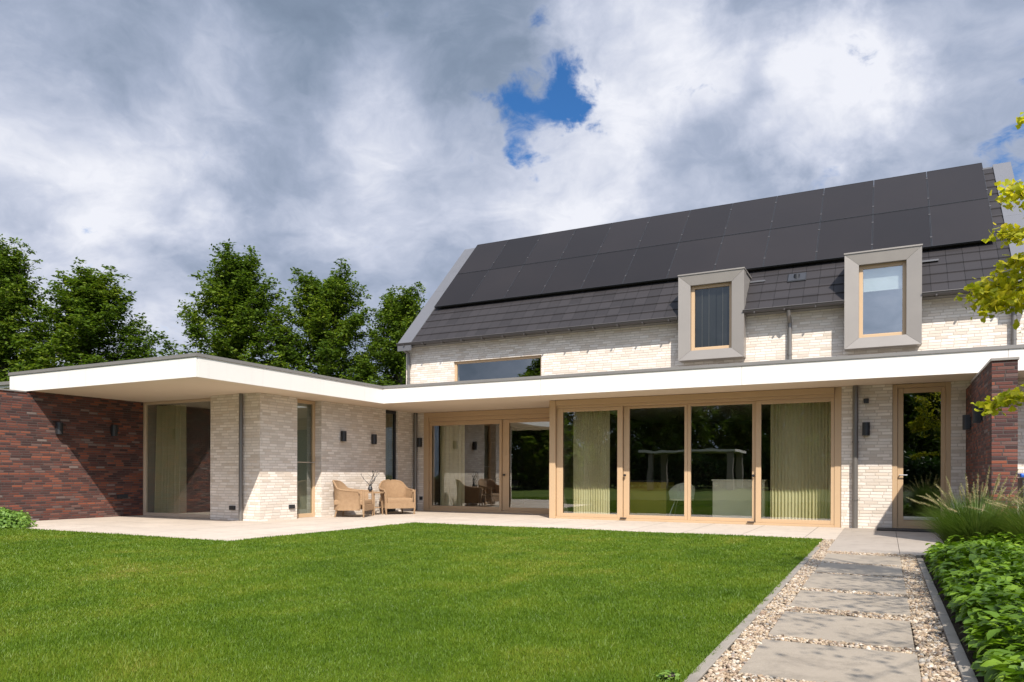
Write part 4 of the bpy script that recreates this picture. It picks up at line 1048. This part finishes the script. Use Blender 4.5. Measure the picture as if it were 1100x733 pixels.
# ------------------------------------------------------------------ yellow-green tree at the right
yt = thing('tree', 'young yellow green tree whose leafy branches reach in from the right', 'tree', (2.75, 5.1, 0))
rr_ = random.Random(12); g_ = np.random.default_rng(12)
tm = MB(); tm.tube([(2.75, 5.1, 0), (2.74, 5.12, 1.2), (2.78, 5.08, 2.6), (2.74, 5.1, 4.2), (2.7, 5.1, 6.0)], [.075, .065, .055, .035, .012], 10)
LP = []
def spray(pts_, n_, spread, r0=.016):
    pts_ = [Vector(p) for p in pts_]; tm.tube(pts_, [r0 + (.003 - r0) * i / (len(pts_) - 1) for i in range(len(pts_))], 6, caps=False)
    P_ = np.array([p[:] for p in pts_]); seg = g_.random(n_) ** .7 * (len(pts_) - 1.001); i0 = seg.astype(int); f = (seg - i0)[:, None]
    c = P_[i0] * (1 - f) + P_[i0 + 1] * f
    LP.append(c + g_.normal(size=(n_, 3)) * np.array([spread, spread, spread * .55]))
def pxp(px, py, d):                       # a point of the branch plan, metres
    x, y, _ = at(px, d); return (x, y, 1.005 + (510 - py) / 782.32 * d)
tr0 = lambda z: (2.75, 5.1, z)
spray([tr0(2.3), pxp(1180, 318, 5.5), pxp(1110, 300, 5.7), pxp(1072, 304, 5.8), pxp(1046, 318, 5.9)], 520, .075)
spray([tr0(2.5), pxp(1170, 300, 5.5), pxp(1115, 318, 5.6), pxp(1085, 322, 5.7), pxp(1062, 330, 5.8)], 380, .06)
spray([tr0(2.7), pxp(1180, 250, 5.4), pxp(1120, 225, 5.6), pxp(1096, 208, 5.7), pxp(1084, 203, 5.8)], 230, .06)
spray([tr0(2.6), pxp(1180, 270, 5.4), pxp(1120, 262, 5.6), pxp(1092, 250, 5.7), pxp(1078, 248, 5.8)], 230, .055)
spray([tr0(2.6), pxp(1180, 285, 5.4), pxp(1115, 280, 5.6), pxp(1095, 278, 5.7), pxp(1080, 285, 5.8)], 190, .05)
spray([tr0(3.2), pxp(1180, 130, 5.4), pxp(1120, 118, 5.6), pxp(1097, 128, 5.7)], 60, .045)
spray([tr0(1.7), pxp(1190, 420, 5.4), pxp(1120, 418, 5.6), pxp(1085, 428, 5.7), pxp(1058, 436, 5.8)], 280, .042)
spray([tr0(2.0), pxp(1180, 350, 5.5), pxp(1120, 345, 5.6), pxp(1098, 352, 5.7)], 50, .045)
for i in range(44):                       # the rest of the crown, away to the right
    az_ = rr_.uniform(-2.9, 1.3); z = rr_.uniform(1.8, 5.6); L = rr_.uniform(.7, 1.9) * (1 - .1 * (z - 2)); c, s_ = math.cos(az_), math.sin(az_)
    e = (2.75 + c * L, 5.1 + s_ * L, z + L * .35)
    if e[0] < .18 * e[1] + .22: continue
    spray([tr0(z), (2.75 + c * L * .5, 5.1 + s_ * L * .5, z + L * .25), e], 64, .15, .014)
for i in range(17):
    e = (rr_.uniform(1.25, 2.3), rr_.uniform(.8, 5.2), rr_.uniform(2.5, 4.4))
    if e[0] < .18 * e[1] + .25: continue
    spray([tr0(e[2] - .9), ((e[0] + 2.75) / 2 + .1, (e[1] + 5.1) / 2, e[2] - .25), e], 95, .15, .016)
pos = np.concatenate(LP); n = len(pos)
X, Y, Z = frames(n, .9, g_); s_ = .062 * g_.uniform(.55, 1.2, n)[:, None]
FAN = np.array([(0, 0, 0), (.22, .30, .03), (.50, .62, .10), (.30, .82, .05), (.10, .92, .0), (0, .78, -.02), (-.10, .92, 0), (-.30, .82, .05), (-.50, .62, .10), (-.22, .30, .03)], float)
FANF = np.array([(0, 1, 5), (1, 2, 3), (1, 3, 5), (3, 4, 5), (0, 5, 9), (9, 7, 8), (9, 5, 7), (7, 5, 6)])
V, F = scatter(FAN, FANF, pos, X * s_, Y * s_, Z * s_)
build('trunk', tm, 'bark', yt); npmesh('crown', V, F, 'leaf_yellow', yt)
